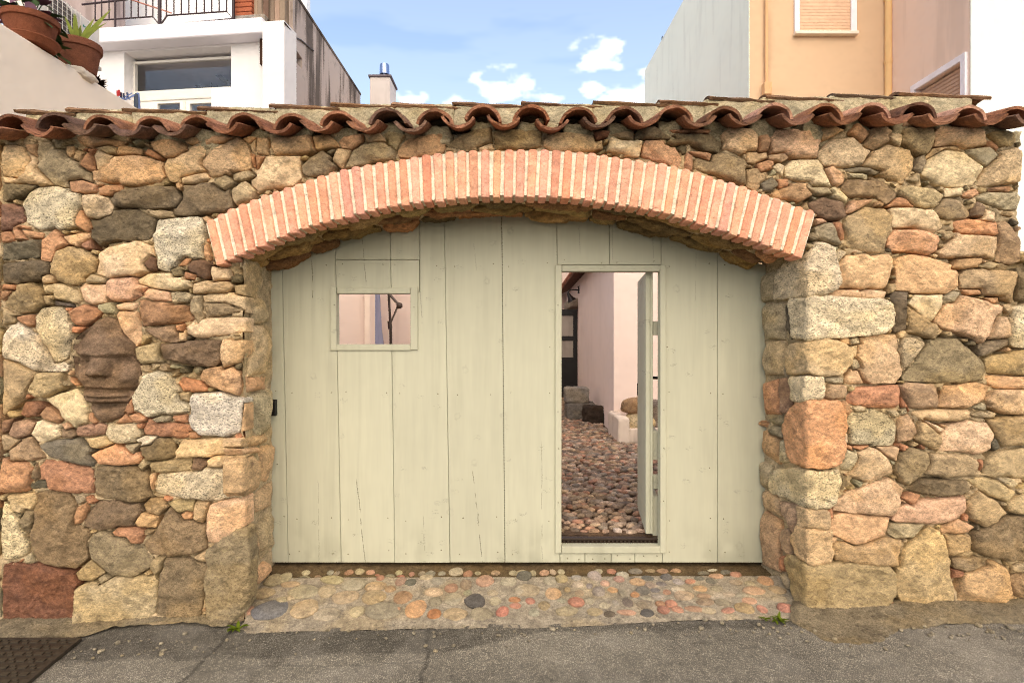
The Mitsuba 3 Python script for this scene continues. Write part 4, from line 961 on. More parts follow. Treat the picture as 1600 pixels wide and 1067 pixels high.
# the brick arch
NB = 53
top_, bot_ = at(OUTER, (np.arange(NB) + 0.5) / NB), at(INNER, (np.arange(NB) + 0.5) / NB)
arch_in = Polygon(np.vstack([O_ - 0.004 * np.array([0, 1]), (I_ + [0, 0.007])[::-1]])).buffer(-0.004)
V, t = sheet(arch_in, 0.008, 4)
P3 = np.column_stack([V[:, 0], np.zeros(len(V)), V[:, 1]])
am = trimesh.Trimesh(np.column_stack([V[:, 0], BY + 0.012 + 0.006 * (meshkit.fbm(P3 * 40, 4, 2) - 0.5) , V[:, 1]]), t, process=False)
add(f'{WALL}__arch', join([am, extrude(arch_in, BY + 0.022, 3.33)]), 'stone', (226, 216, 192), 0.04, 60)
brng = np.random.default_rng(8)
for i in range(NB):
    o, q = top_[i], bot_[i]
    ax = o - q; L = np.linalg.norm(ax); ax = ax / L; px_ = np.array([ax[1], -ax[0]])
    pt, pb = np.linalg.norm(OUTER[-1] - OUTER[0]) / NB, 0
    wt = 0.0448 * brng.uniform(0.88, 1.10); wb = 0.0425 * brng.uniform(0.90, 1.10)
    rot = brng.uniform(-0.012, 0.012); lift = brng.uniform(-0.003, 0.003); fy = BY + brng.uniform(-0.004, 0.004)
    pts = []
    for (s, wd, cz, rr) in ((0.0 + lift - 0.006, wb, 0.004, 0.006), (L + lift * 0.5, wt, 0.014, 0.016)):
        for sx in (-1, 1):
            for k in range(4):                                   # rounded ends in the face plane
                an = k / 3 * math.pi / 2
                e_s = s + (1 if s < L / 2 else -1) * rr * (1 - math.sin(an)); e_x = sx * (wd / 2 - rr * (1 - math.cos(an)))
                c2 = q + ax * e_s + px_ * (e_x + rot * (e_s - L / 2))
                cc = q + ax * (e_s + (1 if s < L / 2 else -1) * 0.005) + px_ * (e_x * 0.80 + rot * (e_s - L / 2))
                pts += [(c2[0], fy + 0.007, c2[1]), (c2[0], fy + 0.125, c2[1]), (cc[0], fy, cc[1])]
    m = hull(pts)
    m = refine(m, 0.03)
    m.vertices = m.vertices + m.vertex_normals * (0.005 * (meshkit.fbm(m.vertices * 30 + i * 3.7, 3, 5) - 0.5))[:, None]
    c = np.array([240, 168, 138]) * brng.uniform(0.93, 1.03) + brng.uniform(-5, 5, 3)
    if brng.random() < 0.12: c = c * np.array([0.96, 0.92, 0.90])
    add(f'{WALL}__arch__brick', m, 'stone', c, 0.05, 50)

# coping: mortar bed, roof tiles across, ridge tiles along
COVER = [(-62, 181), (14, 179), (82, 177), (157, 180), (233, 182), (306, 180), (380, 177), (455, 178), (528, 174), (604, 169), (680, 171), (756, 164.5), (829, 164.5), (904, 168), (978, 167), (1056, 165), (1135, 167), (1212, 161.5), (1292, 162.5), (1366, 161), (1439, 160), (1515, 165.5), (1587, 167)]
PAN = [(-22, 215), (59, 214), (126, 211), (197, 213), (267, 213), (349, 209), (430, 209), (495, 206), (568, 206), (642, 206.5), (715, 200), (786, 199), (863, 204), (937, 199.5), (1007, 198), (1092, 198), (1163, 196), (1245, 195.5), (1320, 194.5), (1400, 194.5), (1473, 195.5), (1547, 195.5), (1612, 197)]
def coppo(c, R, th, half, L, slope, yaw, seed, up, taper=0.86):
    """a clay barrel tile: c = crown of its front end; up = 1 convex side up, -1 hollow side up"""
    r = np.random.default_rng(seed); V = []
    na, nl = 15, 9
    for layer in (R, R - th):
        for i in range(nl):
            t = i / (nl - 1); k = 1 + (taper - 1) * t
            for j in range(na):
                a = -half + 2 * half * j / (na - 1)
                rr = layer * k
                V.append((math.sin(a) * rr, t * L, up * (math.cos(a) * rr - R)))
    V = np.array(V)
    V = V + (meshkit.fbm(V * np.array([26, 14, 26]) + seed * 1.9, 3, 3)[:, None] - 0.5) * np.array([0.010, 0.02, 0.014])
    f = []; m = na * nl
    q = lambda l, i, j: l * m + i * na + j
    for i in range(nl - 1):
        for j in range(na - 1):
            f += [(q(0, i, j), q(0, i, j + 1), q(0, i + 1, j + 1)), (q(0, i, j), q(0, i + 1, j + 1), q(0, i + 1, j)), (q(1, i, j), q(1, i + 1, j + 1), q(1, i, j + 1)), (q(1, i, j), q(1, i + 1, j), q(1, i + 1, j + 1))]
    for j in range(na - 1):
        for i in (0, nl - 1): f += [(q(0, i, j), q(1, i, j), q(1, i, j + 1)), (q(0, i, j), q(1, i, j + 1), q(0, i, j + 1))]
    for i in range(nl - 1):
        for j in (0, na - 1): f += [(q(0, i, j), q(0, i + 1, j), q(1, i + 1, j)), (q(0, i, j), q(1, i + 1, j), q(1, i, j))]
    mm = trimesh.Trimesh(V, f, process=False)
    R_ = trimesh.transformations.euler_matrix(slope, r.uniform(-0.06, 0.06), yaw, 'sxyz'); mm.apply_transform(R_); mm.apply_translation(c)
    return mm
trng = np.random.default_rng(3)
TILEC = [(130, 86, 64), (138, 92, 70), (116, 80, 62), (150, 102, 78), (112, 84, 70), (130, 84, 62)]
TY = 3.115
COP = f'{WALL}__coping'
for i, (px, py) in enumerate(PAN):
    p = unpx(px, py, TY - 0.03 + trng.uniform(0.0, 0.02))
    c = np.array(TILEC[trng.integers(6)]) * trng.uniform(0.9, 1.1)
    add(f'{COP}__roof_tile', coppo(p, 0.102, 0.015, math.radians(60), 0.46, 0.22, trng.uniform(-0.05, 0.05), 40 + i, -1, 0.9), 'stone', c, 0.3, 50)
for i, (px, py) in enumerate(COVER):
    p = unpx(px, py, TY + 0.01 + trng.uniform(-0.02, 0.02))
    c = np.array(TILEC[trng.integers(6)]) * trng.uniform(0.9, 1.15)
    if px > 1180 and i % 2: c = np.array([180, 132, 110])
    add(f'{COP}__roof_tile', coppo(p + [0, 0, 0.004], 0.104, 0.015, math.radians(76), 0.44, 0.22, trng.uniform(-0.05, 0.05), 90 + i, 1), 'stone', c, 0.3, 50)
RID = [(39, 173), (118, 170), (205, 171), (320, 168), (430, 165), (524, 161.5), (617, 162.5), (710, 162), (816, 160), (927, 160), (1028, 158.5), (1103, 153.5), (1190, 151), (1296, 148.5), (1393, 147.5), (1522, 147)]
RY = 3.46
def blob(x0, x1, y0, y1, z0, z1, amp, seed, e=0.02):
    m = trimesh.creation.box(bounds=[[x0, y0, z0], [x1, y1, z1]])
    m = refine(m, e)
    trimesh.smoothing.filter_laplacian(m, lamb=0.5, iterations=2)
    m.vertices = m.vertices + m.vertex_normals * (amp * (meshkit.fbm(m.vertices * 16 + seed, 4, 3) - 0.45) + amp * 0.5 * (meshkit.fbm(m.vertices * 60 + seed, 3, 5) - 0.5))[:, None]
    return m
bed = []
for i in range(len(RID) - 1):
    a, b = unpx(*RID[i], RY), unpx(RID[i + 1][0], RID[i][1], RY)
    x0, x1 = a[0] * 3.37 / RY, b[0] * 3.37 / RY
    bed.append(blob(x0 - 0.004, x1 + 0.004 * (i % 2), 3.375, 3.56, 2.55 + 0.0 * a[2], a[2] - 0.040 - 0.004 * (i % 3), 0.020, i * 2.1))
    L = b[0] - a[0] + 0.05
    m = coppo((0, 0, 0), 0.125, 0.016, math.radians(40), L, -0.030, 0, 200 + i, 1, 0.93)
    m.apply_transform(trimesh.transformations.rotation_matrix(-math.pi / 2, [0, 0, 1])); m.apply_translation([a[0] - 0.005, RY, a[2]])
    c = np.array(TILEC[trng.integers(6)]) * trng.uniform(0.85, 1.1) * 0.6 + np.array([40, 36, 26])
    add(f'{COP}__ridge_tile', m, 'stone', c, 0.3, 50)
x = -3.2
while x < 2.78:
    bed.append(blob(x, x + 0.42, 3.285, 3.70, 2.545 + x * 0.007, 2.628 + x * 0.007 + 0.01 * math.sin(x * 9), 0.045, x * 7, 0.022)); x += 0.40
for i, (px, py) in enumerate(COVER):
    p = unpx(px, py, TY)
    if p[0] < 2.7: bed.append(blob(p[0] - 0.065, p[0] + 0.065, 3.235 + 0.03 * ((i * 0.618) % 1), 3.5, p[2] - 0.15, p[2] - 0.046, 0.06, i * 3.3, 0.014))
add(COP, join(bed), 'stone', (168, 154, 124), 0.4, 60)
tag(WALL, 'rubble stone garden wall with wide arched gateway, brick arch and terracotta tile coping', 'wall')

# ---------------------------------------------------------------- the gate
GATE = 'gate'
def gq(*pts): return [(gx(x), gz(y)) for x, y in pts]
def seam(x0, y0, x1, y1): return lambda y: x0 + (x1 - x0) * (y - y0) / (y1 - y0)
S = [seam(404, 425, 408, 878), seam(441, 425, 450, 878), seam(524, 400, 533, 878), seam(610, 380, 617, 878), seam(694, 350, 703, 878), seam(784, 350, 789, 878), seam(870, 350, 875, 878), seam(1033, 375, 1035, 878), seam(1121, 400, 1121, 878), seam(1200, 400, 1200, 878)]
def archpx(x):     # where the boards end above, a little behind the stones of the arch
    return float(np.interp((x - CX) * GY / F, I_[:, 0], I_[:, 1])) + 0.03
grng = np.random.default_rng(9)
def plank(xl, xr, y0, y1, key='plank', yo=0.0):
    """board between two edges (functions of photo height), from y0 (None = up to the arch) to y1"""
    g = 0.34
    if y0 is None:
        za, zb = archpx(xl(400)), archpx(xr(400)); pa, pb = (EYE - za) * F / GY + CY, (EYE - zb) * F / GY + CY
    else: pa = pb = y0 + g
    poly = gq((xl(pa) + g, pa), (xr(pb) - g, pb), (xr(y1) - g, y1 - (g if y1 < 870 else 0)), (xl(y1) + g, y1 - (g if y1 < 870 else 0)))
    P = Polygon(poly)
    d = grng.uniform(-0.0012, 0.0012)
    add(f'{GATE}__{key}', slab(list(P.exterior.coords)[:-1], GY + d + yo, GY + 0.034, 0.0022), 'gate_paint', (200, 200, 170), grng.random(), 30)
c = lambda v: (lambda y: v)
B = 878.5
plank(S[0], S[1], None, B); plank(S[1], S[2], None, B)
plank(S[2], S[3], None, 406); plank(S[2], S[3], 406, 456); plank(S[2], S[3], 542, B)
plank(S[3], c(656), None, 406); plank(S[3], c(655.5), 406, 456)
zt = [archpx(656), archpx(S[4](380))]
add(f'{GATE}__plank', extrude(Polygon([(gx(656.5), zt[0]), (gx(S[4](360) - .35), zt[1]), *gq((S[4](B) - .35, B), (S[3](B) + .35, B), (S[3](542) + .35, 542), (646, 542), (646, 456), (656.5, 456))]), GY - 0.0006, GY + 0.034), 'gate_paint', (200, 200, 170), 0.45, False)
plank(S[4], S[5], None, B); plank(S[5], S[6], None, B)
plank(S[6], c(952), None, 414); plank(c(952), S[7], None, 414)
for a_, b_ in ((S[6], c(914)), (c(914), c(955)), (c(955), c(992)), (c(992), S[7])): plank(a_, b_, 862, B)
plank(S[7], S[8], None, B); plank(S[8], S[9], None, B)
def board(key, x0, x1, y0, y1, yf, yb, b=0.003):
    jit = grng.uniform(-0.5, 0.5, 4)
    add(f'{GATE}__{key}', slab(gq((x0 + jit[0], y0 + jit[1] * .6), (x1 + jit[2], y0 + jit[1] * .6), (x1 + jit[3] , y1), (x0 + jit[0], y1)), GY + yf, GY + yb, b), 'gate_paint', (200, 200, 170), grng.random(), 30)
WF = 'window_frame'
for (x0, x1, y0, y1) in ((517, 526.5, 449, 547.5), (642, 653, 449, 546.5), (527, 641.5, 449.5, 459), (527, 641.5, 538, 547.5)): board(WF, x0, x1, y0, y1, -0.016, 0.05)
DF = 'door_frame'
for (x0, x1, y0, y1) in ((867, 877.3, 414.5, 863), (1031, 1040, 414.5, 863), (877.8, 1030.5, 415, 424.5), (878, 1030.5, 852.5, 863)): board(DF, x0, x1, y0, y1, -0.016, 0.05)
# back boards close the seams
back = Polygon([(gx(405), gz(878)), (gx(1200), gz(878)), *[(x, float(np.interp(x, I_[:, 0], I_[:, 1])) + 0.03) for x in np.linspace(gx(1200), gx(405), 40)]])
back = back.difference(sbox(gx(521), gz(543), gx(648), gz(455))).difference(sbox(gx(872), gz(858), gx(1035.5), gz(420)))
add(f'{GATE}__back_boards', extrude(back, GY + 0.036, GY + 0.048), 'paint', (92, 84, 66), 0.5, False)
nails = []
for y, row in ((414, (433, 455, 510, 535, 598, 617, 682, 711, 770, 794, 855, 1046, 1108, 1132)), (613, (432, 457, 518, 541, 604, 624, 683, 715, 767, 798, 858, 1045, 1110, 1130)), (728, (434, 1109)), (810, (444, 465, 519, 545, 607, 634, 690, 724, 776, 806, 858, 1046, 1110, 1130)), (862, (452, 468, 520, 545, 608, 635, 690, 718, 778, 801, 1045, 1108, 1133)), (870, (886, 905, 925, 945, 965, 985, 1005, 1026)), (409, (881, 940, 963, 1021)),
               (540, (860, 1043)), (480, (524, 648, 872)), (640, (872, 1036)), (780, (872, 1036)), (700, (872, 1036))):
    for x in row:
        a_ = (gx(x + grng.uniform(-1, 1)), gz(y + grng.uniform(-4, 4)))
        proud = -0.018 if (x in (524, 648, 872, 1036)) else -0.0032
        m = trimesh.creation.cylinder(0.0034, 0.004, sections=7); m.apply_transform(trimesh.transformations.rotation_matrix(math.pi / 2, [1, 0, 0])); m.apply_translation([a_[0], GY + proud + 0.0012, a_[1]]); nails.append(m)
scene_nails = add(f'{GATE}__nails', join(nails), 'paint', (104, 95, 72), 0.6, 30); tag(scene_nails, kind='stuff')
add(f'{GATE}__keeper', slab(gq((427, 624), (433, 624), (433, 648.5), (427, 648.5)), GY - 0.03, GY + 0.01, 0.003), 'paint', (22, 20, 18), 0.2, 30)
labels[f'{GATE}__keeper'] = {'label': 'small black iron plate at the left edge of the gate'}
# the wicket door stands open into the yard
hx, hy, fx, fy_ = 0.861, GY + 0.085, 0.936, 4.44
du = np.array([fx - hx, fy_ - hy]); DL = np.linalg.norm(du); du /= DL; dn = np.array([du[1], -du[0]])      # dn: to its right side
DZ0, DZ1 = 0.262, 1.945
def door_box(s0, s1, t0, t1, z0, z1):
    m = cbox(s0, s1, t0, t1, z0, z1, 0.003); v = m.vertices
    return trimesh.Trimesh(np.column_stack([hx + du[0] * v[:, 0] + dn[0] * v[:, 1], hy + du[1] * v[:, 0] + dn[1] * v[:, 1], v[:, 2]]), m.faces, process=False)
DR = f'{GATE}__door'
DCOL = (196, 196, 176)
add(DR, join([door_box(0, 0.207, 0, 0.028, DZ0, DZ1), door_box(0.209, 0.418, 0, 0.028, DZ0, DZ1), door_box(0.42, DL, 0, 0.028, DZ0, DZ1), door_box(0.0, 0.05, 0.0285, 0.046, DZ0, DZ1), door_box(DL - .05, DL, 0.0285, 0.046, DZ0, DZ1)]), 'gate_paint', DCOL, 0.3, 30)
for z0, z1 in ((0.245, 0.50), (0.735, 0.92)): add(f'{DR}__ledge', door_box(0.02, DL - 0.02, 0.047, 0.080, z0, z1), 'gate_paint', DCOL, 0.6, 30)
for z in (1.585, 0.60): add(f'{DR}__hinge', join([door_box(-0.015, 0.02, 0.047, 0.10, z - 0.045, z + 0.045), tube([(hx + 0.112, hy - 0.012, z - 0.03), (hx + 0.112, hy - 0.012, z + 0.03)], 0.009)]), 'paint', (160, 158, 136), 0.4, 30)
def dpt(s, t, z): return (hx + du[0] * s + dn[0] * t, hy + du[1] * s + dn[1] * t, z)
add(f'{DR}__handle', join([tube([dpt(DL - 0.10, 0.04, 1.235), dpt(DL - 0.10, 0.10, 1.235)], 0.011), tube([dpt(DL - 0.10, 0.10, 1.237), dpt(DL - 0.13, 0.15, 1.236), dpt(DL - 0.15, 0.20, 1.215)], [0.011, 0.010, 0.008])]), 'paint', (40, 28, 22), 0.2, 30)
add(f'{DR}__lock_plate', door_box(DL - 0.03, DL - 0.005, -0.004, 0.001, 1.10, 1.19), 'paint', (70, 58, 46), 0.3, 30)
tag(GATE, 'wide arched gate of pale grey-green painted planks with small window and open wicket door', 'gate')

# ---------------------------------------------------------------- street, threshold, courtyard floor
def gz0(x): return 0.02 * np.clip(x, -6, 6) - 0.015
def ground(px, py):
    n = np.array([-0.02, 0, 1.0]); return hit(px, py, [0, 3, -0.015], n / np.linalg.norm(n))
xs = np.concatenate([[-400, -120, -40, -15, -7], np.arange(-4, 4.001, 0.02), [7, 15, 40, 120, 400]])
ys = np.concatenate([[-400, -120, -40, -15, -6, -2], np.arange(-0.5, 3.34, 0.02), [3.5, 3.72], [20, 40, 120, 400]])
X, Y = np.meshgrid(xs, ys); near = (np.abs(X) < 4.1) & (Y > -0.6) & (Y < 3.4)
P3 = np.stack([X, Y, 0 * X], -1)
Z = gz0(X) + near * (0.012 * (meshkit.fbm(P3 * 4, 3, 5) - 0.5) + 0.007 * (meshkit.fbm(P3 * 24, 3, 6) - 0.5)) - (Y > 3.4) * 0.06
ny_, nx_ = X.shape; jj, ii = np.meshgrid(np.arange(ny_ - 1), np.arange(nx_ - 1), indexing='ij'); a = (jj * nx_ + ii).ravel()
gf = np.vstack([np.stack([a, a + 1, a + nx_ + 1], 1), np.stack([a, a + nx_ + 1, a + nx_], 1)])
tag(add('street', (np.stack([X, Y, Z], -1).reshape(-1, 3), gf), 'asphalt', smooth=True), 'worn grey-brown asphalt street along the foot of the wall', kind='structure')

# mortar skirt along the foot of the wall and the spill of mortar at the right
def strip_sheet(pts, e, zf, seed):
    V, t = sheet(Polygon(pts), e, seed)
    return (np.column_stack([V, zf(V)]), t)
skirt = [tuple(ground(x, y)[:2]) for x, y in ((-60, 1001), (0, 1001), (60, 1000), (120, 998), (150, 992), (175, 985), (200, 984), (250, 979), (310, 981), (352, 984), (372, 972), (366, 955), (200, 955), (-60, 955))]
skirt2 = [tuple(ground(x, y)[:2]) for x, y in ((1236, 972), (1262, 985), (1280, 1003), (1300, 1011), (1350, 1012), (1388, 1009), (1400, 996), (1402, 985), (1440, 982), (1470, 976), (1530, 974), (1580, 975), (1650, 980), (1650, 940), (1236, 948))]
thr = [tuple(ground(x, y)[:2]) for x, y in ((366, 990), (420, 988), (520, 986), (640, 983), (760, 981), (840, 981), (920, 978), (1000, 973), (1100, 969), (1180, 968), (1240, 971), (1255, 960))]
def skz(V):
    d = np.clip((V[:, 1] - 2.95) / 0.30, 0, 1); p = np.column_stack([V, 0 * V[:, 0]])
    return gz0(V[:, 0]) + 0.002 + 0.045 * d ** 1.5 + 0.014 * (meshkit.fbm(p * 12, 4, 7) - 0.42) + 0.008 * (meshkit.fbm(p * 60, 3, 8) - 0.5)
def dens(p, e=0.03, amp=0.012):
    q = densify(np.array(p), e); s = np.column_stack([q * 20, 0 * q[:, 0]]); return q + amp * np.stack([meshkit.fbm(s, 3, 1) - 0.5, meshkit.fbm(s, 3, 2) - 0.5], 1)
parts = []
for s in (skirt, skirt2):
    q = dens(s, 0.02, 0.03); V, t = sheet(Polygon(q).buffer(0), 0.013, 5)
    dd = shapely.distance(Polygon(q).buffer(0).exterior, shapely.points(V))
    parts.append(trimesh.Trimesh(np.column_stack([V, skz(V) - 0.016 * (1 - np.clip(dd / 0.05, 0, 1)) ** 1.5]), t, process=False))
tag(add('pavement_edge', join(parts), 'stone', (118, 105, 82), 0.5, 60), 'rough mortar skirt where the wall meets the street', kind='structure')

TZ1, TY0, TY1 = 0.100, 3.25, 3.70
def thz(x, y):
    f = gz0(x) + 0.016; t = np.clip((y - TY0) / (TY1 - TY0), 0, 1.15); q = np.clip((TY0 - y) / 0.06, 0, 1)
    return np.where(y < TY0, f - 0.014 * q * q, f + (TZ1 - f) * t)
tp = dens([*thr, (1.66, 3.24), (1.60, 3.86), (-1.56, 3.86), (-1.46, 3.24)], 0.02, 0.006)
def thzz(V):
    p = np.column_stack([V, 0 * V[:, 0]])
    slot = 2.0 * np.clip((V[:, 1] - 3.60) / 0.06, 0, 1) * (V[:, 1] < 3.9)
    return thz(V[:, 0], V[:, 1]) + 0.012 * (meshkit.fbm(p * 9, 3, 3) - 0.5) + 0.006 * (meshkit.fbm(p * 50, 3, 4) - 0.5) - 0.020 * slot
tag(add('threshold', strip_sheet(tp, 0.014, thzz, 6), 'stone', (150, 136, 117), 0.3, 60), 'sloping threshold of pebbles set in pale mortar under the gate', kind='structure')
es = dens([(-1.56, 3.625), (1.60, 3.62), (1.60, 3.86), (-1.56, 3.86)], 0.02, 0.03)  # darker brown sheet laid over the back of the threshold
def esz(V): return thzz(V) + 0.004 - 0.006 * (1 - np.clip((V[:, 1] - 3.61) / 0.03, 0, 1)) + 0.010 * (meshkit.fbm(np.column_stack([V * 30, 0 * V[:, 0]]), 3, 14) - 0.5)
add('threshold__brown_strip', strip_sheet(es, 0.014, esz, 7), 'stone', (98, 80, 56), 0.4, 60); labels['threshold__brown_strip'] = {'label': 'dark brown strip directly under the gate'}
def pebble(c, rx, ry, rz, seed, yaw=0.0, tilt=0.0, sub=2):
    m = trimesh.creation.icosphere(subdivisions=sub, radius=1.0)
    v = m.vertices; r = np.random.default_rng(seed)
    v = v * (1 + 0.42 * (meshkit.fbm(v * 1.1 + seed * 7.3, 2, 3) - 0.5))[:, None]
    v = np.sign(v) * np.abs(v) ** np.array([1.0, 1.0, 0.8])
    m.vertices = v * [rx, ry, rz]; m.apply_transform(trimesh.transformations.euler_matrix(tilt, 0, yaw, 'sxyz')); m.apply_translation(c); return m
tiltA = math.atan2(0.085, TY1 - TY0)
k = 0
for x0, y0, s, body_ in [(lambda h, b: (*map(float, h.split()), b))(*blk.split('\n', 1)) for blk in PEBBLES.strip().lstrip('@').split('@')]:
    for tok in body_.split():
        cx, cy, rx, ry, colr = tok.split(','); colr = [float(q) for q in colr.split('.')]
        px, py = x0 + float(cx) / s, y0 + float(cy) / s
        p = hit(px, py, [0, 0, 0.03], np.array([0, 0, 1.0]))
        for _ in range(12): p = hit(px, py, [0, 0, float(thz(p[0], p[1]))], np.array([0, 0, 1.0]))
        scale = p[1] / F
        rx_, ry_ = float(rx) / s * scale, float(ry) / s * scale / ((EYE - p[2]) / p[1] * math.cos(tiltA) + math.sin(tiltA))
        ry_ = min(ry_, rx_ * 1.3)
        if p[1] > 3.62: p = p + [0, 0, -0.037]
        m = pebble(p + [0, 0, -0.003], rx_ * 1.06, ry_ * 1.06, min(0.020, 0.38 * min(rx_, ry_) + 0.006), k, grng.uniform(-0.25, 0.25), tiltA)
        add('threshold__pebble', m, 'stone', np.array(colr) * [0.60, 0.61, 0.63] + np.array([160, 144, 126]) * 0.33, 0.12, True); k += 1

# yard
YZ = 0.25
yx, yy = np.meshgrid(np.linspace(-5.5, 5.0, 160), np.concatenate([np.linspace(3.855, 9, 150), np.linspace(9.1, 17.5, 50)]))
P3 = np.stack([yx, yy, 0 * yx], -1); yz = YZ - 0.022 + 0.018 * (yy < 4.12) + 0.03 * (meshkit.fbm(P3 * 1.1, 2, 4) - 0.5) + 0.012 * (meshkit.fbm(P3 * 9, 3, 5) - 0.5)
ny_, nx_ = yx.shape; jj, ii = np.meshgrid(np.arange(ny_ - 1), np.arange(nx_ - 1), indexing='ij'); a = (jj * nx_ + ii).ravel()
gf = np.vstack([np.stack([a, a + 1, a + nx_ + 1], 1), np.stack([a, a + nx_ + 1, a + nx_], 1)])
edge = trimesh.creation.box(bounds=[[-1.6, 3.85, 0.0], [1.64, 3.862, YZ - 0.004]])
tag(add('courtyard_floor', join([(np.stack([yx, yy, yz], -1).reshape(-1, 3), gf), edge]), 'stone', (92, 72, 56), 0.3, True), 'cobbled floor of the courtyard behind the gate', kind='structure')
crng = np.random.default_rng(14)
COBC = [(186, 154, 130), (170, 138, 116), (198, 168, 142), (150, 130, 112), (176, 122, 100), (136, 120, 108), (160, 150, 138), (206, 180, 154), (186, 134, 110), (120, 108, 98), (178, 154, 126)]
cob = []
sp = 0.077
for r_ in range(int((13.2 - 3.86) / (sp * 0.72))):
    y = 3.93 + r_ * sp * 0.72
    for q in range(46):
        x = -0.6 + q * sp + (r_ % 2) * sp / 2 + crng.uniform(-.22, .22) * sp; yj = y + crng.uniform(-.18, .18) * sp
        if x < 0.06 * yj - 0.45 or x > 0.29 * yj + 0.1: continue
        if x > 1.34 + 0.0187 * (yj - 8.07) and yj > 7.32: continue
        w = sp * crng.uniform(0.34, 0.58); lt = sp * crng.uniform(0.24, 0.36)
        cob.append((yj, pebble((x, yj, YZ - 0.004 + 0.006 * crng.normal()), w, lt, 0.019, crng.integers(1e6), crng.uniform(-0.6, 0.6), 0, 1), (np.array(COBC[crng.integers(11)]) * 0.65 + np.array([182, 146, 124]) * 0.35) * crng.uniform(0.74, 1.06)))
cob.sort(key=lambda c_: c_[0])
for _, m, colr in cob[:290]: add('courtyard_floor__cobble', m, 'stone', colr, 0.2, True)
V, Fc, N, U = [], [], [], []; k = 0
for _, m, colr in cob[290:]:
    a, b, n = meshkit.arrays(m, True); V.append(a); Fc.append(b + k); N.append(n); U.append(np.tile([[pack(colr), 0.2]], (len(a), 1))); k += len(a)
scene['courtyard_floor__cobbles'] = {'type': 'ply', 'filename': meshkit.write_ply((np.vstack(V), np.vstack(Fc)), False, np.vstack(U), None, normals=np.vstack(N)), 'face_normals': False, 'bsdf': {'type': 'ref', 'id': 'stone'}}
labels['courtyard_floor__cobbles'] = {'kind': 'stuff'}
g_ = [cbox(gx(868), gx(1036), 3.805, 3.845, YZ - 0.02, YZ - 0.006, 0.002)] + [cbox(x, x + 0.012, 3.80, 3.85, YZ - 0.034, YZ - 0.021, 0.002) for x in np.arange(gx(868), gx(1036), 0.026)]
tag(add('drain_grate', join(g_), 'paint', (52, 40, 30), 0.5, 30), 'dark iron drain grate inside the wicket doorway', 'drain grate')

# cover plate in the street, lower left
cv = [ground(x, y) for x, y in ((-230, 1002.5), (128, 1001.5), (40, 1075), (-330, 1080))]
n_up = np.array([-0.02, 0, 1.0]); cz = 0.004
def on_plate(u, v):
    a_, b_ = cv[0] + (cv[1] - cv[0]) * u, cv[3] + (cv[2] - cv[3]) * u; return a_ + (b_ - a_) * v
COV = 'utility_cover'
def plate_box(u0, u1, v0, v1, h):
    q = [on_plate(u0, v0), on_plate(u1, v0), on_plate(u1, v1), on_plate(u0, v1)]
    return hull([p + n_up * (0.004) for p in q] + [p * 0.998 + on_plate((u0 + u1) / 2, (v0 + v1) / 2) * 0.002 + n_up * h for p in q])
add(COV, plate_box(0, 1, 0, 1, 0.014), 'paint', (62, 54, 44), 0.9, 30)
ribs = []
prn = np.random.default_rng(6)
for iu in range(24):
    for iv in range(7):
        u, v = (iu + 0.5) / 24, (iv + 0.5) / 7
        if (iu + iv) % 2: ribs.append(plate_box(u - 0.017, u + 0.017, v - 0.03, v + 0.03, 0.019))
        else: ribs += [plate_box(u - 0.018, u + 0.004, v - 0.045, v - 0.015, 0.019), plate_box(u - 0.004, u + 0.018, v + 0.015, v + 0.045, 0.019)]
add(f'{COV}__tread', join(ribs), 'paint', (70, 62, 50), 0.9, 30)
add(f'{COV}__rim', join([plate_box(0, 1, 0, 0.03, 0.021), plate_box(0.985, 1, 0.03, 1, 0.021)]), 'paint', (66, 58, 47), 0.9, 30)
tag(COV, 'dark worn metal cover plate with raised tread in the street at lower left', 'utility cover')

# loose grit along the foot of the wall
r = np.random.default_rng(31); ms = []
for _ in range(260):
    x = r.uniform(-3.1, 3.1); y = (3.10 if abs(x) < 1.4 else 3.02) + r.normal() * 0.07
    if x < -2.2: continue
    s_ = abs(r.normal()) * 0.0045 + 0.003
    ms.append(pebble((x, y, float(gz0(x)) + 0.006), s_ * r.uniform(0.8, 1.5), s_, s_ * 0.7, r.integers(1e6), r.uniform(0, 3), 0, 1))
tag(add('loose_grit', join(ms), 'stone', (138, 126, 106), 0.4, True), 'loose grit scattered on the street along the foot of the wall', 'grit', kind='stuff')

# weeds
def weed(name, p, n, L, label, seed):
    r = np.random.default_rng(seed); ms = []
    for _ in range(n):
        an = r.uniform(0, 2 * math.pi); d = (math.cos(an), math.sin(an) * 0.7 - 0.2, r.uniform(0.3, 1.3))
        ms.append(leaf(np.array(p) + [r.uniform(-.02, .02), r.uniform(-.015, .015), 0], d, (0.01, 0.02, 1.0), L * r.uniform(0.6, 1.1), L * 0.34, 0.5, 0.2, 5))
    tag(add(name, join(ms), 'leaf', (116, 132, 44), 0, True), label, 'weed')
weed('weed', ground(369, 986) + [0, 0, 0.012], 16, 0.050, 'tiny green weed at the left end of the threshold', 1)
weed('weed', ground(1216, 972) + [0, 0, 0.012], 15, 0.045, 'tiny green weed at the right end of the threshold', 2)
weed('weed', ground(1196, 970) + [0, 0, 0.010], 8, 0.030, 'low dark sprig of weed beside the right end weed', 3)

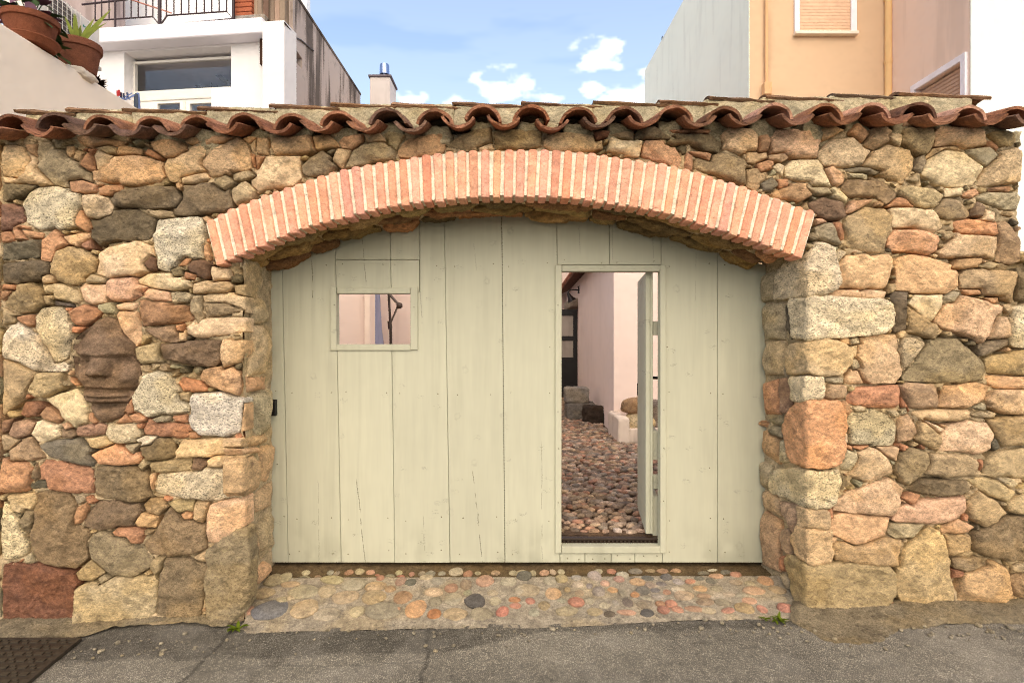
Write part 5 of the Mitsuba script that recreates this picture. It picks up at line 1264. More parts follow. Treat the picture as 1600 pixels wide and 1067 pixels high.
# ---------------------------------------------------------------- behind the wall, left: parapet, pots, white house
PX = -3.9
def left_plane(px, py, x=PX): return hit(px, py, [x, 0, 0], np.array([1.0, 0, 0]))
PT = 3.925
tag(add('parapet_wall', cbox(PX - 0.28, PX, 4.3, 6.75, YZ, PT, 0.006), 'plaster', (255, 238, 216), 0.02, 30), 'smooth cream parapet wall running back on the left with pots on top', 'wall')
tag(add('terrace', cbox(-7.5, PX - 0.285, 4.3, 8.6, YZ, 3.55, 0.01), 'plaster', (222, 214, 204), 0.2, 30), 'raised terrace floor behind the parapet', kind='structure')
def pot(name, c, R, H, label, col, saucer=True, cloth=False):
    prof = [(0.0001, 0.015), (R * 0.70, 0.0), (R * 0.745, 0.01), (R * 0.92, H * 0.74), (R * 0.925, H * 0.75), (R * 1.0, H * 0.76), (R * 1.015, H * 0.80), (R * 1.01, H * 0.985), (R * 0.99, H), (R * 0.90, H), (R * 0.88, H * 0.9), (0.0001, H * 0.9)]
    add(name, lathe(prof, c, 40), 'stone', col, 0.06, 40)
    if saucer:
        sp_ = [(0.0001, -0.03), (R * 0.84, -0.03), (R * 1.0, 0.012), (R * 1.04, 0.02), (R * 1.02, 0.027), (R * 0.82, -0.014), (0.0001, -0.012)]
        add(f'{name}__saucer', lathe(sp_, c, 40), 'stone', np.array(col) * 1.08, 0.04, 40)
    tag(name, label, 'flower pot', 'clay pots on the parapet')
p1 = np.array([-4.005, 4.95, PT + 0.045]); p2 = np.array([-4.005, 5.50, PT + 0.05])
pot('flower_pot', p1, 0.200, 0.215, 'large terracotta pot in a saucer, left one on the parapet', (118, 66, 46))
pot('flower_pot_001', p2, 0.185, 0.27, 'terracotta pot standing on a pale cloth, right one on the parapet', (118, 70, 52), False)
cl = pebble(p2 + [-0.01, -0.02, -0.035], 0.155, 0.21, 0.065, 4, 0, 0, 4); cl.vertices = cl.vertices + cl.vertex_normals * 0.05 * (meshkit.fbm(cl.vertices * 24, 3, 2) - 0.5)[:, None]
tag(add('cloth', cl, 'plaster', (214, 200, 180), 0.2, True), 'crumpled pale cloth under the right terracotta pot', 'cloth')
r = np.random.default_rng(3); ms = []; ms2 = []
top = p1 + [0, 0, 0.20]
for i in range(42):
    an = r.uniform(0, 2 * math.pi); b = top + [math.cos(an) * 0.10, math.sin(an) * 0.10, r.uniform(-0.02, 0.14)]
    d = (math.cos(an), math.sin(an), r.uniform(-0.5, 0.9)); L = r.uniform(0.08, 0.15)
    (ms if i % 3 else ms2).append(leaf(b, d, (0.02, 0.01, 1), L, L * 0.62, r.uniform(0.2, 0.7), -0.12, 7))
    (ms).append(tube([top + [0, 0, -0.03], b], [0.006, 0.004], 5))
PL = 'potted_plant'
add(PL, join(ms), 'leaf', (84, 104, 72), 0, True); add(f'{PL}__leaf', join(ms2 + [leaf(top + [0.10, -0.16, 0.06], (0.6, 0.25, -0.9), (0.5, -0.8, .4), 0.12, 0.075, 0.25)]), 'leaf', (128, 96, 112), 0, True)
tag(PL, 'broad leaved plant with green and purple leaves in the left pot', 'plant'); labels[f'{PL}__leaf'] = {'label': 'purple undersides of its leaves', 'kind': 'stuff'}
ms = []; top2 = p2 + [0, 0, 0.24]
for an, up_, L, W, bd in ((2.6, 2.4, 0.36, 0.060, 0.10), (0.5, 1.5, 0.44, 0.062, 0.05), (-0.4, 0.55, 0.30, 0.05, 0.25), (2.2, 1.7, 0.30, 0.06, 0.1), (1.2, 2.4, 0.34, 0.055, 0.1), (-2.3, 2.0, 0.26, 0.05, 0.3), (-1.2, 1.6, 0.24, 0.05, 0.3)):
    ms.append(leaf(top2, (math.cos(an) * .8, math.sin(an) * .9, up_), (0.3, -0.8, 0.3), L * 1.15, W * 0.72, bd, 0.35, 8))
add('potted_plant_001', join(ms), 'leaf', (140, 152, 76), 0, True); tag('potted_plant_001', 'strappy yellow-green plant with upright leaves in the right pot', 'plant')
r = np.random.default_rng(8); ms = []
for i in range(16):
    an = r.uniform(0, 2 * math.pi); b = np.array([-3.98, 5.16, PT + 0.18]) + [r.uniform(-.05, .05), r.uniform(-.07, .07), r.uniform(-.14, .12)]
    ms.append(leaf(b, (math.cos(an) * .6 + .3, math.sin(an), r.uniform(-0.8, 0.6)), (0.02, 0.01, 1), 0.13, 0.075, 0.4, -0.1, 6))
add(f'{PL}__trailing_leaf', join(ms), 'leaf', (92, 104, 66), 0, True); labels[f'{PL}__trailing_leaf'] = {'kind': 'stuff'}
r = np.random.default_rng(9)
c0 = np.array([-4.0, 5.72, PT + 0.03]); ms = [leaf(c0 + r.uniform(-.03, .03, 3), r.normal(size=3) + [0, 0, 0.6], (0.02, 0.3, 1), 0.085, 0.018, 0.3, 0.1, 4) for _ in range(150)]
tag(add('bushy_plant', join(ms), 'leaf', (40, 30, 24), 0, True), 'small black fuzzy tuft on the parapet beyond the pots', 'plant')

# air conditioner behind the pots, its front along the parapet
AX = -4.16
y0, y1, z0, z1 = 5.20, 6.02, 4.26, 4.665
AC = 'air_conditioner'
add(AC, cbox(AX - 0.30, AX, y0, y1, z0, z1, 0.02), 'paint', (232, 224, 212), 0.05, 30)
gc = (AX, y0 + 0.31, (z0 + z1) / 2 + 0.0)
fan = trimesh.creation.cylinder(0.172, 0.012, sections=40); fan.apply_transform(trimesh.transformations.rotation_matrix(math.pi / 2, [0, 1, 0])); fan.apply_translation([AX + 0.002, gc[1], gc[2]])
add(f'{AC}__fan', fan, 'paint', (112, 100, 92), 0.2, 30)
bars = [cbox(AX + 0.012, AX + 0.017, gc[1] - 0.20, gc[1] + 0.20, z - 0.0022, z + 0.0022, 0.001) for z in np.linspace(z0 + 0.02, z1 - 0.02, 9)] + [cbox(AX + 0.017, AX + 0.022, y - 0.003, y + 0.003, z0 + 0.015, z1 - 0.015, 0.001) for y in np.linspace(gc[1] - 0.20, gc[1] + 0.20, 8)]
add(f'{AC}__grille', join(bars), 'paint', (228, 222, 212), 0.1, 30)
mk = [cbox(AX + 0.001, AX + 0.003, y1 - 0.25 + a_, y1 - 0.25 + b_, z1 - 0.115 + c_, z1 - 0.115 + d_, 0.001) for a_, b_, c_, d_ in ((0, .012, 0, .022), (.016, .03, .006, .016), (.034, .042, 0, .018), (.046, .07, .004, .012), (.074, .082, -.002, .016), (.086, .10, .002, .010), (.03, .05, -.012, -.004))]
add(f'{AC}__emblem', join(mk), 'paint', (60, 150, 130), 0.0, 30)
add(f'{AC}__base', join([cbox(AX - 0.28, AX + 0.02, y1 - 0.18, y1 - 0.12, 3.55, z0 - 0.002, 0.004), cbox(AX - 0.28, AX + 0.02, y0 + 0.10, y0 + 0.16, 3.55, z0 - 0.002, 0.004), cbox(AX - 0.29, AX + 0.025, y0 + 0.05, y1 - 0.02, z0 - 0.04, z0 - 0.003, 0.004)]), 'paint', (190, 182, 168), 0.3, 30)
tag(AC, 'cream outdoor air conditioner unit with round fan grille behind the pots', 'air conditioner')

# white house: its front stands at a slight angle
HA, HB = np.array([-6.24, 9.0]), np.array([-3.66, 8.70])
hu = (HB - HA) / np.linalg.norm(HB - HA); hn = np.array([hu[1], -hu[0]])      # hn: towards the street
def hs(px, py, off=0.0):
    p0 = np.array([*(HA + hn * off), 0]); p = hit(px, py, p0, np.array([*hn, 0])); return np.array([(p[:2] - HA - hn * off) @ hu, p[2]])
def h3(m):          # local: x along the front, y into the house, z up
    v = m.vertices; xy = HA + np.outer(v[:, 0], hu) - np.outer(v[:, 1], hn); return trimesh.Trimesh(np.column_stack([xy, v[:, 2]]), m.faces, process=False)
def hquad(x0, x1, y0, y1, off=0.0): a_, b_, c_, d_ = hs(x0, y0, off), hs(x1, y0, off), hs(x0, y1, off), hs(x1, y1, off); return a_, b_, c_, d_
HOUSE = 'white_house'
sT = hs(409, 50.6, .25)[1]; sB = hs(157, 67.5, .25)[1]; slz0 = (sT + sB) / 2; slz1 = slz0 + 0.22
W = lambda px, py, off=0: hs(px, py, off)
xl, xr = -1.6, W(410, 100)[0]
hole_t, hole_b = W(361, 72)[1], W(361, 136.5)[1]
hx0, hx1, hx2 = W(194, 90)[0], W(361, 90)[0], W(330, 160)[0]
fac = Polygon([(xl, YZ), (xr, YZ), (xr, slz0 + 0.02), (xl, slz0 + 0.02)]).difference(Polygon([(hx0, YZ + 0.02), (hx2, YZ + 0.02), (hx2, hole_b), (hx1, hole_b), (hx1, hole_t), (hx0, hole_t)]))
WHT = (240, 236, 234)
add(HOUSE, h3(extrude(fac, 0.0, 0.25)), 'plaster', WHT, 0.05, False)
xp0, xp1 = W(410, 100, .25)[0], W(444, 100, .25)[0]
add(f'{HOUSE}__pilaster', h3(cbox(xp0 - 0.003, xp1, -0.25, 0.12, YZ, W(427, 33, .25)[1], 0.006)), 'plaster', WHT, 0.05, 30)
add(f'{HOUSE}__balcony_slab', h3(join([cbox(xl, xp0 - 0.006, -0.25, 0.25, slz0, slz1, 0.012), cbox(xl, xp0 - 0.62, 0.252, 2.3, slz0 + .002, slz1 - .002, 0.012)])), 'plaster', (236, 232, 236), 0.08, 30)
# glazed door with transom, set back in the opening
FD = 0.19
wz = lambda px, py: hs(px, py, -FD)
fx0, fx1, ft = wz(206, 100)[0], hx1 + 0.08, wz(210, 97)[1]
px0, px1, pt_, pb = wz(211, 100)[0], hx1 + 0.07, wz(286, 96)[1], wz(286, 139.5)[1]
tb = wz(286, 153)[1]
fr = Polygon([(fx0, YZ + .02), (fx1, YZ + .02), (fx1, ft), (fx0, ft)])
glz = [Polygon([(px0, pb), (px1, pb), (px1, pt_), (px0, pt_)])]
for q0, q1 in ((246, 281), (296.5, 331)):
    a_, b_ = wz(q0, 165)[0], wz(q1, 165)[0]; t_ = wz((q0 + q1) / 2, 161.5)[1]; glz.append(Polygon([(a_, YZ + 0.3), (b_, YZ + 0.3), (b_, t_), (a_, t_)]))
for g in glz: fr = fr.difference(g)
WIN = f'{HOUSE}__window'
add(WIN, h3(extrude(fr, FD, FD + 0.06)), 'paint', (236, 232, 222), 0.0, False)
for g in glz:
    b = g.bounds; q = h3(cbox(b[0] - .005, b[2] + .005, FD + 0.03, FD + 0.036, b[1] - .005, b[3] + .005, 0.001))
    v = h3(trimesh.Trimesh([(b[0] - .005, FD + .03, b[1] - .005), (b[2] + .005, FD + .03, b[1] - .005), (b[2] + .005, FD + .03, b[3] + .005), (b[0] - .005, FD + .03, b[3] + .005)], [(0, 1, 2), (0, 2, 3)], process=False))
    add(f'{WIN}__pane', v, 'clear_glass', smooth=False)
mid = wz(286, 156)[0]
add(f'{WIN}__meeting_stile', h3(cbox(wz(287, 160)[0], wz(290, 160)[0], FD - 0.012, FD - 0.001, YZ + .1, wz(288, 158)[1], 0.003)), 'paint', (226, 222, 212), 0.0, 30)
add(f'{WIN}__transom', h3(cbox(fx0 + .02, fx1 - .02, FD - 0.02, FD - 0.001, wz(286, 156)[1], wz(286, 153)[1], 0.003)), 'paint', (226, 222, 212), 0.0, 30)
# dim room behind the glass; flight added as the staircase mirrored in the panes
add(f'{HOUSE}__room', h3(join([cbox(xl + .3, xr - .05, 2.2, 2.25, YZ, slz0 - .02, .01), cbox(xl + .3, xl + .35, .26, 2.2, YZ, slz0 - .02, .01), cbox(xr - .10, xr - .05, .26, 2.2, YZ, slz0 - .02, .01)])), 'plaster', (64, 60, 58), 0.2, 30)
stz = lambda t: (px0 + (hx1 - px0) * t)
st = [slab([(stz(0.25), pt_), (stz(0.33), pt_), (stz(0.62), pb), (stz(0.5), pb)], 1.0, 1.2, 0.01), slab([(stz(0.5), pt_ + .1), (stz(0.56), pt_ + .1), (stz(0.98), pb), (stz(0.9), pb)], 0.9, 0.95, 0.005)] + [cbox(stz(t), stz(t) + 0.012, 0.93, 0.945, pb - .3, pt_ - 0.35 * (t - 0.45) / 0.4, .003) for t in np.linspace(0.45, 0.85, 8)]
add(f'{HOUSE}__mirrored_stair', h3(join(st)), 'paint', (120, 116, 110), 0.2, 30)
# upper storey: brick pier, weathered wall with stains, white back wall
SX = -3.21
sz_top = 6.84
sw = Polygon([(8.72, slz1 - .6), (12.6, slz1 - 1.2), (12.6, 6.70), (8.72, 6.61)])
v0, v1 = left_plane(457, 90, SX), left_plane(472, 70, SX)
vent = Polygon([(v0[1], v0[2] - 0.0), (v1[1], v0[2]), (left_plane(472, 92, SX)[1], left_plane(472, 92, SX)[2]), (v0[1], left_plane(457, 70, SX)[2])]).convex_hull
low = Polygon([(8.72, YZ), (12.6, YZ), (12.6, slz1 - 1.2), (8.72, slz1 - .6)])
sidef = sw.union(low).buffer(0).difference(vent)
sm_ = extrude(sidef, 0, 0.45); v = sm_.vertices
add(f'{HOUSE}__side_wall', trimesh.Trimesh(np.column_stack([SX - v[:, 1], v[:, 0], v[:, 2]]), sm_.faces, process=False), 'plaster', (196, 180, 170), 1.0, False)
labels[f'{HOUSE}__side_wall'] = {'label': 'weathered side wall with dark streaks and a small dark vent'}
add(f'{HOUSE}__vent', cbox(SX - 0.44, SX - 0.30, v0[1] - .1, v1[1] + 0.1, v0[2] - 0.15, v0[2] + 0.5, .01), 'plaster', (70, 52, 42), 0.4, 30)
cw = cbox(SX - 0.46, SX + 0.012, 8.70, 12.62, 6.615, 6.665, 0.006); cw.vertices[:, 2] += (cw.vertices[:, 1] - 8.7) * 0.0232
add(f'{HOUSE}__wall_cap', cw, 'plaster', (120, 108, 100), 0.8, 30)
a_, b_ = W(365, 20, .12)[0], W(393, 20, .12)[0]
add(f'{HOUSE}__brick_pier', h3(join([cbox(a_, b_, -0.12, 0.2, slz1 + 0.10 + k * 0.07, slz1 + 0.162 + k * 0.07, 0.006) for k in range(22)])), 'stone', (172, 92, 66), 0.05, 30)
add(f'{HOUSE}__pier_base', h3(cbox(a_ - 0.01, b_ + 0.22, -0.16, 0.22, slz1 - 0.002, slz1 + 0.10, 0.015)), 'stone', (150, 140, 132), 0.6, 30)
w0 = W(394, 20, .05)[0]
for k in range(6):
    x0_ = w0 + k * 0.085
    add(f'{HOUSE}__fence_board', h3(cbox(x0_, x0_ + 0.081, -0.05 - 0.01 * (k % 2), 0.1, slz1 + 0.02, 6.60, 0.006)), 'plaster', [(170, 150, 130), (150, 132, 116), (186, 152, 134), (140, 122, 106), (166, 140, 122), (150, 132, 114)][k], 0.9, 30)
add(f'{HOUSE}__roof_terrace_wall', join([cbox(-7.4, -3.76, 10.9, 11.1, 5.5, 8.6, 0.01)]), 'plaster', (250, 250, 250), 0.0, 30)
add(f'{HOUSE}__roof_terrace_pier', join([cbox(-8.0, -6.62, 9.95, 10.2, 5.5, 8.6, 0.01)]), 'plaster', (176, 160, 156), 0.4, 30)
add(f'{HOUSE}__body', cbox(-7.6, -3.76, 11.5, 12.9, YZ, slz0 - 0.03, 0.01), 'plaster', WHT, 0.05, 30)
add(f'{HOUSE}__loose_cable', tube([left_plane(445, 36, SX + .01), left_plane(463, 60, SX + .01), left_plane(470, 63, SX + .012), left_plane(490, 80, SX + .01)], 0.012, 5), 'paint', (70, 60, 54), .2, True)
# railing on the slab
RO = 0.19
def rp(px, py): s_, z_ = hs(px, py, RO); return np.array([*(HA + hn * RO + hu * s_), z_])
RAIL = 'balcony_railing'
bar = lambda p_, q_, r_: tube([rp(*p_), rp(*q_)], r_, 6)
add(RAIL, join([bar((140, 47.5), (249.5, 39.7), .013), bar((249.5, 40.5), (364.5, 30), .013), bar((249.5, -40), (249.5, 42), .026), bar((364.8, -40), (364.8, 30.5), .02), bar((180, -40), (180, 47), .014)]), 'paint', (62, 46, 48), 0.3, True)
zz = lambda x, y: (140 + x / 5.161, y / 5.161)
add(f'{RAIL}__rail', join([bar(zz(45, 168), zz(510, 137), .011), bar(zz(625, 128), zz(1105, 95), .011), bar(zz(-60, 40), zz(300, 0), .014), bar(zz(510, 137), zz(560, 200), .008), bar(zz(625, 128), zz(575, 200), .012), bar(zz(1105, 95), zz(1155, 155), .006), bar(zz(80, -140), zz(1160, -240), .02)]), 'paint', (62, 46, 48), 0.3, True)
for x_, y_ in ((45, 165), (97, 162), (157, 160), (275, 152), (335, 148), (392, 144), (455, 140), (510, 137), (620, 128), (680, 124), (740, 120), (800, 116), (862, 112), (925, 108), (985, 104), (1045, 99), (1105, 95)):
    add(f'{RAIL}__baluster', bar(zz(x_, -200), zz(x_, y_), .0095), 'paint', (62, 46, 48), 0.3, True)
tag(RAIL, 'dark wrought iron balcony railing on the slab of the white house', 'railing')
tag(HOUSE, 'white rendered house at upper left with wide dark window and weathered side wall', 'house')
rod = tube([rp(204, 0), rp(268, 21)], 0.010, 6); tag(add('rod', rod, 'paint', (190, 120, 100), 0.1, True), 'thin reddish rod leaning behind the balcony railing', 'rod')

# clothes airer with pegs
LX = -3.95
def lp(px, py): return left_plane(px, py, LX)
add('clothes_airer', join([tube([lp(184, 152), lp(196, 156), lp(206, 151), lp(216, 146)], .008, 6), tube([lp(216, 146), lp(218, 172)], .012, 6), tube([lp(188, 156), lp(206, 146)], .006, 5), tube([lp(194, 150), lp(203, 156)], .006, 5)]), 'paint', (128, 146, 196), 0, True)
for x_, y_, c_ in ((183.5, 146, (214, 60, 60)), (186, 145, (206, 52, 56)), (189, 149, (52, 50, 66)), (193, 150, (60, 64, 92)), (199, 149, (70, 80, 120))):
    add('clothes_airer__peg', tube([lp(x_, y_ - 4), lp(x_ + 0.4, y_ + 5)], .010, 5), 'paint', c_, 0, True)
gm = join([slab([(0, 0), (0.035, 0), (0.035, 0.14), (0.018, 0.155), (0, 0.13)], 0, 0.02, .003)]); b = lp(209, 168); gm.apply_transform(trimesh.transformations.rotation_matrix(0.4, [0, 0, 1])); gm.apply_translation(b)
tag('clothes_airer', 'blue clothes airer with coloured pegs beyond the parapet', 'clothes airer')
tag(add('garment', gm, 'paint', (52, 66, 86), 0.2, 30), 'dark blue garment hanging at the end of the clothes airer', 'garment')

# chimney on the low house behind
CY_ = 12.0
def cq(px, py, Y=CY_): return unpx(px, py, Y)
a_, b_ = cq(578, 120), cq(604, 120)
tag(add('back_house', cbox(-3.24, -0.3, 11.6, 15.5, YZ, 6.02, 0.02), 'plaster', (228, 214, 206), 0.2, 30), 'low pale house behind the wall under the chimney', 'house')
CH = 'chimney'
add(CH, cbox(a_[0], b_[0] + 0.07, CY_, CY_ + 0.62, 6.02, cq(578, 121)[2], 0.006), 'plaster', (206, 198, 194), 0.1, 30)
add(f'{CH}__cap', cbox(a_[0] - 0.03, b_[0] + 0.10, CY_ - 0.03, CY_ + 0.65, cq(578, 121)[2] + 0.003, cq(578, 117.5)[2], 0.006), 'plaster', (112, 104, 108), 0.4, 30)
cc = np.array([(a_[0] + b_[0]) / 2 + 0.06, CY_ + 0.31, 0]); ct = cq(578, 117.5)[2] + .02
s_ = (CY_ + .31) / F
add(f'{CH}__cowl', join([lathe([(0.001, 0), (4.6 * s_, 0), (4.6 * s_, 9 * s_), (0.001, 9 * s_)], cc + [0, 0, ct], 20), lathe([(5.6 * s_, 9.2 * s_), (7.6 * s_, 9.2 * s_), (7.2 * s_, 23 * s_), (6.6 * s_, 25 * s_), (0.001, 25.4 * s_)], cc + [0, 0, ct], 24)]), 'steel', smooth=40)
tag(CH, 'square pale chimney with slab cap and round metal cowl', 'chimney')

# ---------------------------------------------------------------- behind the wall, right: white and yellow houses
WXX = 3.12; FYY = 7.84; IX = 4.96; NYY = 6.45
wv = [(7.84, YZ), (14.0, YZ), (14.0, unpx(1008, 111, 14.0)[2]), (10.7, unpx(1071, 0, 10.7)[2] + 0.06), (7.84, 8.6)]
m = extrude(Polygon(wv), 0, 1.8); v = m.vertices
tag(add('white_building', trimesh.Trimesh(np.column_stack([WXX + v[:, 1], v[:, 0] + 0.0, v[:, 2]]), m.faces, process=False), 'plaster', (255, 252, 232), 0.10, False), 'tall white rendered building at right with sloping roofline against the sky', 'building')
wi = tube([unpx(1034, 65, 12.6), unpx(1035, 57, 12.6)], .012, 5); tag(add('aerial', wi, 'paint', (60, 60, 62), 0, True), 'tiny dark rod on the roofline of the white building', 'aerial')
YH = 'yellow_house'
YEL = (220, 188, 154)
add(YH, cbox(WXX + 0.004, IX + 2.6, FYY - 0.006, 9.8, YZ, 9.2, 0.01), 'plaster', YEL, 0.22, 30)
lw = Polygon([(NYY + .004, YZ), (FYY - 0.008, YZ), (FYY - 0.008, 9.2), (NYY + .004, 9.2)])
def rpl(px, py): return hit(px, py, [IX, 0, 0], np.array([1.0, 0, 0]))
wn0, wn1, wtop = NYY + 0.10, 7.30, rpl(1503, 97)[2]
lwh = lw.difference(sbox(wn0, wtop - 1.25, wn1, wtop))
m = extrude(lwh, 0, 0.35); v = m.vertices
add(f'{YH}__wing_wall', trimesh.Trimesh(np.column_stack([IX + v[:, 1], v[:, 0], v[:, 2]]), m.faces, process=False), 'plaster', (244, 216, 196), 0.16, False)
fw = sbox(wn0 - 0.07, wtop - 1.32, wn1 + 0.07, wtop + 0.07).difference(sbox(wn0, wtop - 1.25, wn1, wtop)); m = extrude(fw, -0.03, 0.12); v = m.vertices
W2 = f'{YH}__wing_window'
add(W2, trimesh.Trimesh(np.column_stack([IX + v[:, 1] , v[:, 0], v[:, 2]]), m.faces, process=False), 'paint', (244, 240, 246), 0, False)
for k in range(27): add(f'{W2}__slat', cbox(IX + 0.05, IX + 0.075, wn0 + .003, wn1 - .003, wtop - 1.245 + k * 0.0455, wtop - 1.245 + k * 0.0455 + 0.042, 0.006), 'paint', (196, 162, 138), 0.3, 30)
u0, u1, ub = unpx(1247, 57, FYY), unpx(1327, 57, FYY), unpx(1290, 53, FYY)[2]
W1 = f'{YH}__window'
add(W1, join([cbox(u0[0] - 0.062, u0[0], FYY - 0.05, FYY - 0.0075, ub, ub + 1.45, .004), cbox(u1[0], u1[0] + 0.075, FYY - 0.05, FYY - 0.0075, ub, ub + 1.45, .004), cbox(u0[0] - 0.062, u1[0] + .075, FYY - 0.05, FYY - 0.0075, ub + 1.452, ub + 1.52, .004)]), 'paint', (244, 242, 248), 0, 30)
add(f'{W1}__sill', cbox(u0[0] - 0.07, u1[0] + 0.08, FYY - 0.09, FYY - 0.0075, ub - 0.045, ub - 0.003, .006), 'paint', (240, 226, 206), 0.1, 30)
for k in range(34): add(f'{W1}__slat', cbox(u0[0] + .002, u1[0] - .002, FYY - 0.034, FYY - 0.012, ub + .002 + k * 0.0425, ub + .002 + k * 0.0425 + 0.0412, .0025), 'paint', (226, 186, 152), 0.2, 30)
d0 = unpx(1198, 100, FYY - .05)
add(f'{YH}__pipe', join([tube([(d0[0], FYY - .04, 4.0), (d0[0], FYY - .04, 9.0)], 0.022, 8), cbox(d0[0] - 0.05, d0[0] + 0.05, FYY - .10, FYY - .0085, unpx(1198, 152, FYY)[2], unpx(1198, 133, FYY)[2], .006)]), 'plaster', (226, 180, 134), 0.05, 40)
d1 = unpx(1391, 100, FYY - .06)
add(f'{YH}__drainpipe', join([tube([(d1[0] - .02, FYY - .05, 1.0), (d1[0] - .02, FYY - .05, 9.0)], 0.042, 12)] + [lathe([(0.043, -.02), (0.05, -.02), (0.05, .02), (0.043, .02)], (d1[0] - .02, FYY - .05, z), 14) for z in (unpx(1391, 100, FYY)[2], unpx(1391, 2, FYY)[2])]), 'plaster', (236, 196, 140), 0.03, 40)
tag(YH, 'yellow rendered house at upper right with closed slatted shutters', 'house')
labels[W1] = {'label': 'shuttered window with white surround on the yellow front'}; labels[W2] = {'label': 'shuttered window with white surround on the shaded wing'}; labels[f'{YH}__wing_wall'] = {'label': 'shaded pinkish wing wall'}
tag(add('rendered_building', join([cbox(IX, IX + 6, NYY - 0.02, NYY + 0.001, -0.2, 9.4, 0.004), cbox(IX + 0.36, IX + 6, NYY + 0.002, FYY - 0.02, YZ, 9.4, 0.01)]), 'plaster', (250, 250, 238), 0.04, 30), 'pale rendered building at the right edge beside the yellow house', 'building')

# ---------------------------------------------------------------- the courtyard
PH = 'pink_house'
ex = lambda Y: 1.38 + 0.0187 * (Y - 8.07)
PNK = (238, 216, 204)
EZ = 2.86
doorY0, doorY1 = 13.35, 15.2
add(PH, join([prism([(ex(8.07), 8.07), (3.10, 8.07), (3.10, 13.3), (ex(doorY0), doorY0)], YZ - .02, EZ), prism([(ex(doorY0), doorY0 + .002), (3.10, doorY0), (3.10, 17.0), (ex(17.0), 17.0), (ex(doorY1), doorY1), (ex(doorY1) + .4, doorY1), (ex(doorY0) + .4, doorY0 + .002)], YZ - .02, 2.38), prism([(ex(doorY0), doorY0 + .001), (3.10, doorY0 + .001), (3.10, 17.0), (ex(17.0), 17.0)], 2.382, EZ)]), 'plaster', PNK, 0.05, False)
gab = extrude(Polygon([(ex(8.07), EZ + .001), (3.10, EZ + .001), (3.10, 3.55)]), 8.07, 8.30)
add(f'{PH}__gable', gab, 'plaster', PNK, 0.05, False)
sl = (3.55 - 2.80) / (3.10 - 1.12)
def roofz(x): return 2.80 + (x - 1.12) * sl
roof = hull([(ex(8.07) - .26, 8.0, roofz(1.12)), (3.1, 8.0, roofz(3.1)), (3.1, 16.9, roofz(3.1)), (ex(16.9) - .26, 16.9, roofz(1.12)), (ex(8.07) - .26, 8.0, roofz(1.12) + .04), (3.1, 8.0, roofz(3.1) + .04), (3.1, 16.9, roofz(3.1) + .04), (ex(16.9) - .26, 16.9, roofz(1.12) + .04)])
add(f'{PH}__roof', roof, 'stone', (120, 84, 70), 0.1, 30)
rt = []
for k, y in enumerate(np.arange(8.1, 16.9, 0.20)):
    x0_ = ex(y) - 0.30
    m = coppo((0, 0, 0), 0.085, 0.014, math.radians(80), 2.0, 0, 0, 300 + k, 1, 1.0)
    m.apply_transform(trimesh.transformations.rotation_matrix(-math.pi / 2, [0, 0, 1])); m.apply_transform(trimesh.transformations.rotation_matrix(-math.atan(sl), [0, 1, 0]))
    m.apply_translation([x0_, y, roofz(1.09) + 0.10]); add(f'{PH}__roof_tile', m, 'stone', np.array([176, 110, 92]) * grng.uniform(.85, 1.1), 0.1, 50)
tag(PH, 'pink rendered courtyard building seen through the wicket door', 'building')
DK = f'{PH}__door'
dY = 13.40; d0, d1 = 0.62, ex(13.4) - 0.012
add(DK, extrude(sbox(d0, 0.36, d1, 2.22).difference(sbox(d0 + .10, 1.62, d1 - .09, 2.08)).difference(sbox(d0 + .10, 1.14, d1 - .09, 1.52)), dY, dY + 0.05), 'paint', (30, 28, 28), 0.1, False)
for z0, z1 in ((1.62, 2.08), (1.14, 1.52)): add(f'{DK}__pane', cbox(d0 + .095, d1 - .085, dY + .02, dY + .03, z0 - .005, z1 + .005, .002), 'plaster', (176, 166, 156), 0.3, 30)
labels[DK] = {'label': 'black door standing open with two curtained panes'}
add(f'{PH}__lintel', blob(ex(13.5) - 0.18, ex(13.5) + .2, 13.15, 15.0, 2.24, 2.44, 0.05, 3, 0.06), 'stone', (158, 140, 122), 0.4, 50)
tag(add('yard_wall', join([cbox(-0.8, ex(16.9) + .1, 16.9, 17.2, YZ - .02, 4.0, .01)]), 'plaster', (232, 210, 196), 0.15, 30), 'far pinkish wall closing the courtyard beyond the black door', 'wall')
wl0 = np.array([ex(13.0) - .005, 13.0, 1.5 + (533 - 453) * 13.0 / F])
add('wall_lamp', join([tube([wl0 + [-.0, 0, -.07], wl0 + [-.0, 0, .09]], .03, 8), tube([wl0, wl0 + [-.10, 0, .01], wl0 + [-.20, 0, .0], wl0 + [-.25, 0, -.06]], .014, 7)]), 'paint', (40, 32, 30), 0.1, 30)
sh = lathe([(0.012, 0.0), (0.03, -0.01), (0.05, -0.10), (0.105, -0.20), (0.10, -0.20), (0.045, -0.10), (0.012, -0.02)], (0, 0, 0), 20); sh.apply_transform(trimesh.transformations.euler_matrix(0, -0.5, 0)); sh.apply_translation(wl0 + [-.25, 0, -.06])
add('wall_lamp__lamp_shade', sh, 'paint', (40, 32, 30), 0.1, 30)
tag('wall_lamp', 'black swan neck wall lamp above the black door', 'wall lamp')
GR = (150, 138, 128)
tag(add('granite_block', blob(0.86, 1.24, 9.55, 9.95, 0.50, 0.74, 0.03, 4, 0.03), 'stone', (150, 140, 130), 0.9, 50), 'rough grey granite block, upper one of the stack by the pink wall', 'stone block')
tag(add('granite_block', blob(0.88, 1.34, 9.50, 9.98, YZ - .01, 0.495, 0.03, 9, 0.03), 'stone', (122, 114, 106), 0.9, 50), 'grey granite block lying on the cobbles under another block', 'stone block')
